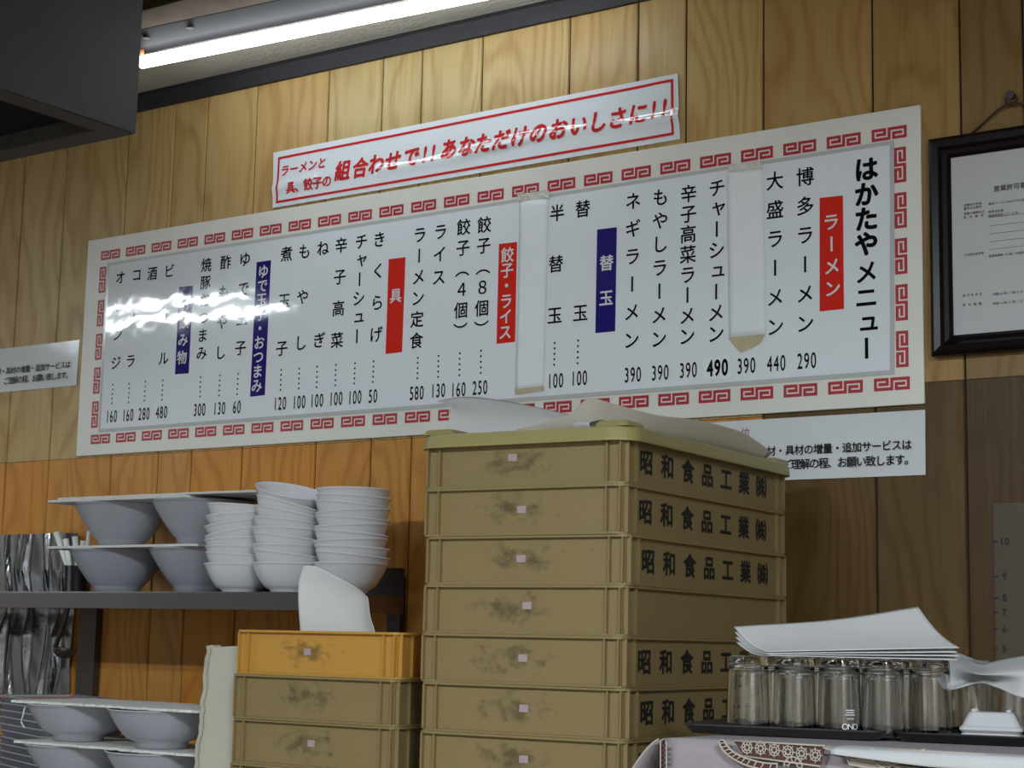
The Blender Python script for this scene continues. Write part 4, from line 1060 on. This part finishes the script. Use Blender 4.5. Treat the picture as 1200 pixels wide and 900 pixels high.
# glasses, upside down
def glass_mesh():
    R, r, h, t = 0.0285, 0.0262, 0.101, 0.0018
    q = r-t
    return MB().lathe([(R, 0.0006), (R, 0.002), (R*0.985, h*0.35), (r+0.0006, h-0.016), (r+0.0003, h-0.009), (r-0.0002, h-0.0045), (r-0.0012, h-0.0018), (r-0.003, h-0.0004), (r-0.005, h), (r-0.010, h-0.0002), (0.001, h-0.0006), (0, h-0.0006),
                       (0, h-0.0120), (0.001, h-0.0120), (q-0.009, h-0.0122), (q-0.005, h-0.0128), (q-0.0022, h-0.0150), (q-0.0008, h-0.0185), (q-0.0002, h-0.024), (R*0.985-t, h*0.35), (R-t, 0.002), (R-t, 0.0006), (R-t*0.6, 0), (R-t*0.3, 0), (R, 0.0006)], 48)
GL = None
ux, uy = Vector((td.x, td.y, 0)).normalized(), Vector((-td.y, td.x, 0)).normalized()
a0 = Vector((ta.x, ta.y, 0))
gz = zt0+0.0029
def on_row(px, back):      # point of the row `back` metres behind the tray front that is seen at column px
    d = ray(px, 846); o = a0+uy*back; n = uy
    return d*(o.dot(n)/d.dot(n))
gs = []
def put_glass(px, back, lab): c = on_row(px, back); gs.append((Vector((c.x, c.y, gz)), lab))
def shift_px(px, k): return px+k
FR = (877, 931, 984, 1035)
for px, lab in zip(FR, ('nearest the tall crate stack', 'second from the crate stack', 'third from the crate stack, with white print', "at the right end of the row")):
    put_glass(px, 0.047, 'upturned glass in front row on dark tray, '+lab)
g0 = [Vector(g[0]) for g in gs]
for r, nm in ((1, 'second'), (2, 'back')):
    for i in range(4):
        c = g0[i]+uy*(0.0625*r)+ux*(0.012*r); gs.append((Vector((c.x, c.y, gz)), 'upturned glass in %s row on dark tray, %s from the crate stack' % (nm, ('first', 'second', 'third', 'fourth')[i])))
for px, back, lab in ((1090, 0.085, 'first from the dark tray'), (1139, 0.165, 'second from the dark tray'), (1187, 0.165, 'third from the dark tray'), (1110, 0.19, 'behind the first two')):
    put_glass(px, back, 'upturned clear glass on black tray under the white cloth, '+lab)
for i, (c, lab) in enumerate(gs):
    if i == 2:
        t = thing('drinking_glass', lab, 'glass', c, 'upturned glasses'); g = GL.copy(); C.collection.objects.link(g)
        for kk in ('label', 'category', 'group'): del g[kk]
        g.name = 'glass_body'; g.parent = t; g.location = (0, 0, 0)
        m = MB(); R = 0.0289
        ang0 = math.atan2(-c.y, -c.x)+0.50
        def gf(u, v): a = ang0-u/R; rr = R*(1-0.015*v/0.035)+0.0002; return Vector((rr*math.cos(a), rr*math.sin(a), v))
        gg = lambda u, v: gf(-u, v)
        # the print is upside down because the glass is
        for j, ch in enumerate('ONO'): put(m, ch, ((j-1)*0.0075, 0.0125), 0.011, lambda u, v: gf(u, 0.025-v), center=True)
        for row, (wd, zz) in enumerate(((0.010, 0.022), (0.014, 0.027), (0.012, 0.030), (0.013, 0.033))):
            for j in range(8):
                x = -wd/2+wd*j/8; m.quad(gf(x, zz), gf(x+wd/10, zz), gf(x+wd/10, zz+0.0012), gf(x, zz+0.0012))
        o = m.build('white_print', 'white_ink', t, world=False, fix=False)
    else:
        if GL is None: GL = glass_mesh().build('drinking_glass', 'glass', smooth=True); g = GL
        else: g = GL.copy(); C.collection.objects.link(g)
        g.location = c; tag(g, lab, 'glass', 'upturned glasses')
GT = gz+0.1015
# folded paper sheets lying on the glasses
Yf, Yk = gs[0][0].y-0.02, gs[0][0].y+0.20
def bundle():
    yf = ta.y+0.03; sl = (tb.y-ta.y)/(tb.x-ta.x)
    def Yat(px, d): x = at(px, 770, yf+d).x; return ta.y+sl*(x-ta.x)+d
    lay = [((898,770),(1124,759.5),(860,737),(1076,713)), ((893,772.0),(1121,764),(863,741),(1085,722)), ((890,774.0),(1123,769.5),(867,745),(1096,733)), ((886,775.8),(1122,775.5),(872,750),(1108,745))]
    labs = ['topmost folded white sheet on the glasses', 'second folded white sheet from the top of the pile on the glasses', 'third folded white sheet from the top of the pile on the glasses', 'lowest folded white sheet of the pile on the glasses']
    fl, fr, bl, br = lay[0]
    A0, B0 = at(*fl, Yat(fl[0], 0.028)), at(*fr, Yat(fr[0], 0.028)); C0, D0 = at(*bl, Yat(bl[0], 0.15)), at(*br, Yat(br[0], 0.19))
    for i in range(4):
        A, B = A0+Vector((0.0012*i, 0, -0.0032*i)), B0+Vector((-0.003*(i % 2), 0.001*i, -0.0048*i))
        Cc, D = C0+ux*0.004*i+Vector((0, -0.006*i, -0.007*i)), D0+ux*0.0095*i+Vector((0, -0.012*i, -0.008*i))
        A.z = max(A.z, GT+0.0006+0.0014*(3-i)); B.z = max(B.z, GT+0.0006+0.0014*(3-i))
        rows = []
        for v in (0, 0.06, 0.25, 0.5, 0.75, 1.0):
            r = []
            for u in (0, 0.12, 0.3, 0.5, 0.7, 0.88, 1.0):
                p = (A*(1-u)+B*u)*(1-v)+(Cc*(1-u)+D*u)*v
                sag = -0.006*math.sin(PI*v)+0.003*math.sin(5*u+2*v)*v
                p = p+Vector((0, 0, sag)); p.z = max(p.z, GT+0.0005+0.0014*(3-i)); r.append(p)
            rows.append(r)
        under = [p+Vector((0.001, 0.006, -0.0008)) for p in rows[0]]
        o = loft(rows, 4, 4).build('folded_sheet', 'paper', smooth=True, solid=0.0009); tag(o, labs[i], 'paper', 'folded sheets on the glasses')
bundle()
# twisted white cloth over the glasses at the right
yf = tb.y+0.02
rows = [[at(1122,764,yf+0.16), at(1140,771,yf+0.17), at(1156,776,yf+0.17), at(1172,773,yf+0.16), at(1200,768,yf+0.15), at(1240,765,yf+0.14)],
        [at(1113,772,yf+0.11), at(1132,783,yf+0.09), at(1150,790,yf+0.07), at(1174,788,yf+0.06), at(1200,784,yf+0.06), at(1240,782,yf+0.06)],
        [at(1104,786,yf+0.09), at(1124,798,yf+0.10), at(1150,790,yf+0.10), at(1170,798,yf+0.08), at(1200,800,yf+0.05), at(1240,800,yf+0.05)],
        [at(1098,796,yf+0.09), at(1111,808,yf+0.09), at(1146,800,yf+0.09), at(1168,805,yf+0.07), at(1196,817,yf+0.045), at(1240,822,yf+0.05)]]
o = loft(rows, 6, 6).build('white_cloth', 'cloth', smooth=True, solid=0.0015); tag(o, 'twisted white cloth draped over the glasses at the right edge', 'cloth')
# white rectangular dishes, upside down
def dishes():
    c = on_row(1162, 0.075); base = zt0+0.0026
    uxx = ux; rz = math.atan2(ux.y, ux.x)+math.radians(4)
    labs = ['lowest upturned white rectangular dish on the black tray', 'topmost upturned white rectangular dish with four small feet']
    pos = Vector((c.x, c.y, base))
    for i in range(2):
        t = thing('rectangular_dish', labs[i], 'dish', (pos.x+0.001*i, pos.y, base+0.0105*i), 'upturned white dishes', rz)
        def rr(hx, hy, z, r=0.008):
            return [(cx*(hx-r)+r*math.cos(a0+PI/2*k/4), cy*(hy-r)+r*math.sin(a0+PI/2*k/4), z) for cx, cy, a0 in ((1,-1,-PI/2),(1,1,0),(-1,1,PI/2),(-1,-1,PI)) for k in range(5)]
        lv = [(0.043, 0.031, 0.0), (0.0475, 0.0355, 0.0035), (0.0465, 0.0345, 0.0065), (0.043, 0.031, 0.009), (0.034, 0.023, 0.0245), (0.031, 0.020, 0.0260)]
        inn = [(0.028, 0.018, 0.0230), (0.041, 0.029, 0.006), (0.043, 0.031, 0.0)]
        vs = []
        for hx, hy, z in lv: vs += rr(hx*0.84, hy*0.9, z)
        n = 20; m = MB().add(vs, [(l*n+k, l*n+(k+1) % n, (l+1)*n+(k+1) % n, (l+1)*n+k) for l in range(len(lv)-1) for k in range(n)]+[list(range((len(lv)-1)*n, len(lv)*n))])
        vs = []
        for hx, hy, z in inn: vs += rr(hx*0.84, hy*0.9, z)
        m.add(vs, [(l*n+k, l*n+(k+1) % n, (l+1)*n+(k+1) % n, (l+1)*n+k) for l in range(2) for k in range(n)]+[list(range(n))])
        m.build('dish_body', 'dish', t, world=False, bevel=0.0008)
        if i == 1:
            for sx in (-1, 1):
                for sy in (-1, 1): MB().lathe([(0, 0.0255), (0.0042, 0.0255), (0.0036, 0.0288), (0.0024, 0.0296), (0, 0.0298)], 14, (sx*0.0215, sy*0.0135, 0)).build('foot', 'dish', t, world=False, smooth=True)
dishes()
# thin white cloth lying along the table edge in front of the trays
nx_ = [at(px, 880, tc0.y).x for px in (985, 1040, 1100, 1150, 1200, 1260)]
hang = [0.004, 0.008, 0.012, 0.012, 0.016, 0.018]
rows = [[Vector((x, tc0.y+0.026, TZ+0.0042)) for x in nx_], [Vector((x, tc0.y-0.004, TZ+0.0048)) for x in nx_],
        [Vector((x, tc0.y-0.025, TZ+0.0025)) for x in nx_], [Vector((x+0.003*(i % 2), tc0.y-0.0290-0.002*(i % 2), TZ-h)) for i, (x, h) in enumerate(zip(nx_, hang))]]
o = loft(rows, 6, 4).build('folded_napkin', 'cloth', smooth=True, solid=0.001); tag(o, 'thin white napkin lying along the table edge in front of the trays', 'napkin')
# clean up the glyph helper
bpy.data.objects.remove(_to_)
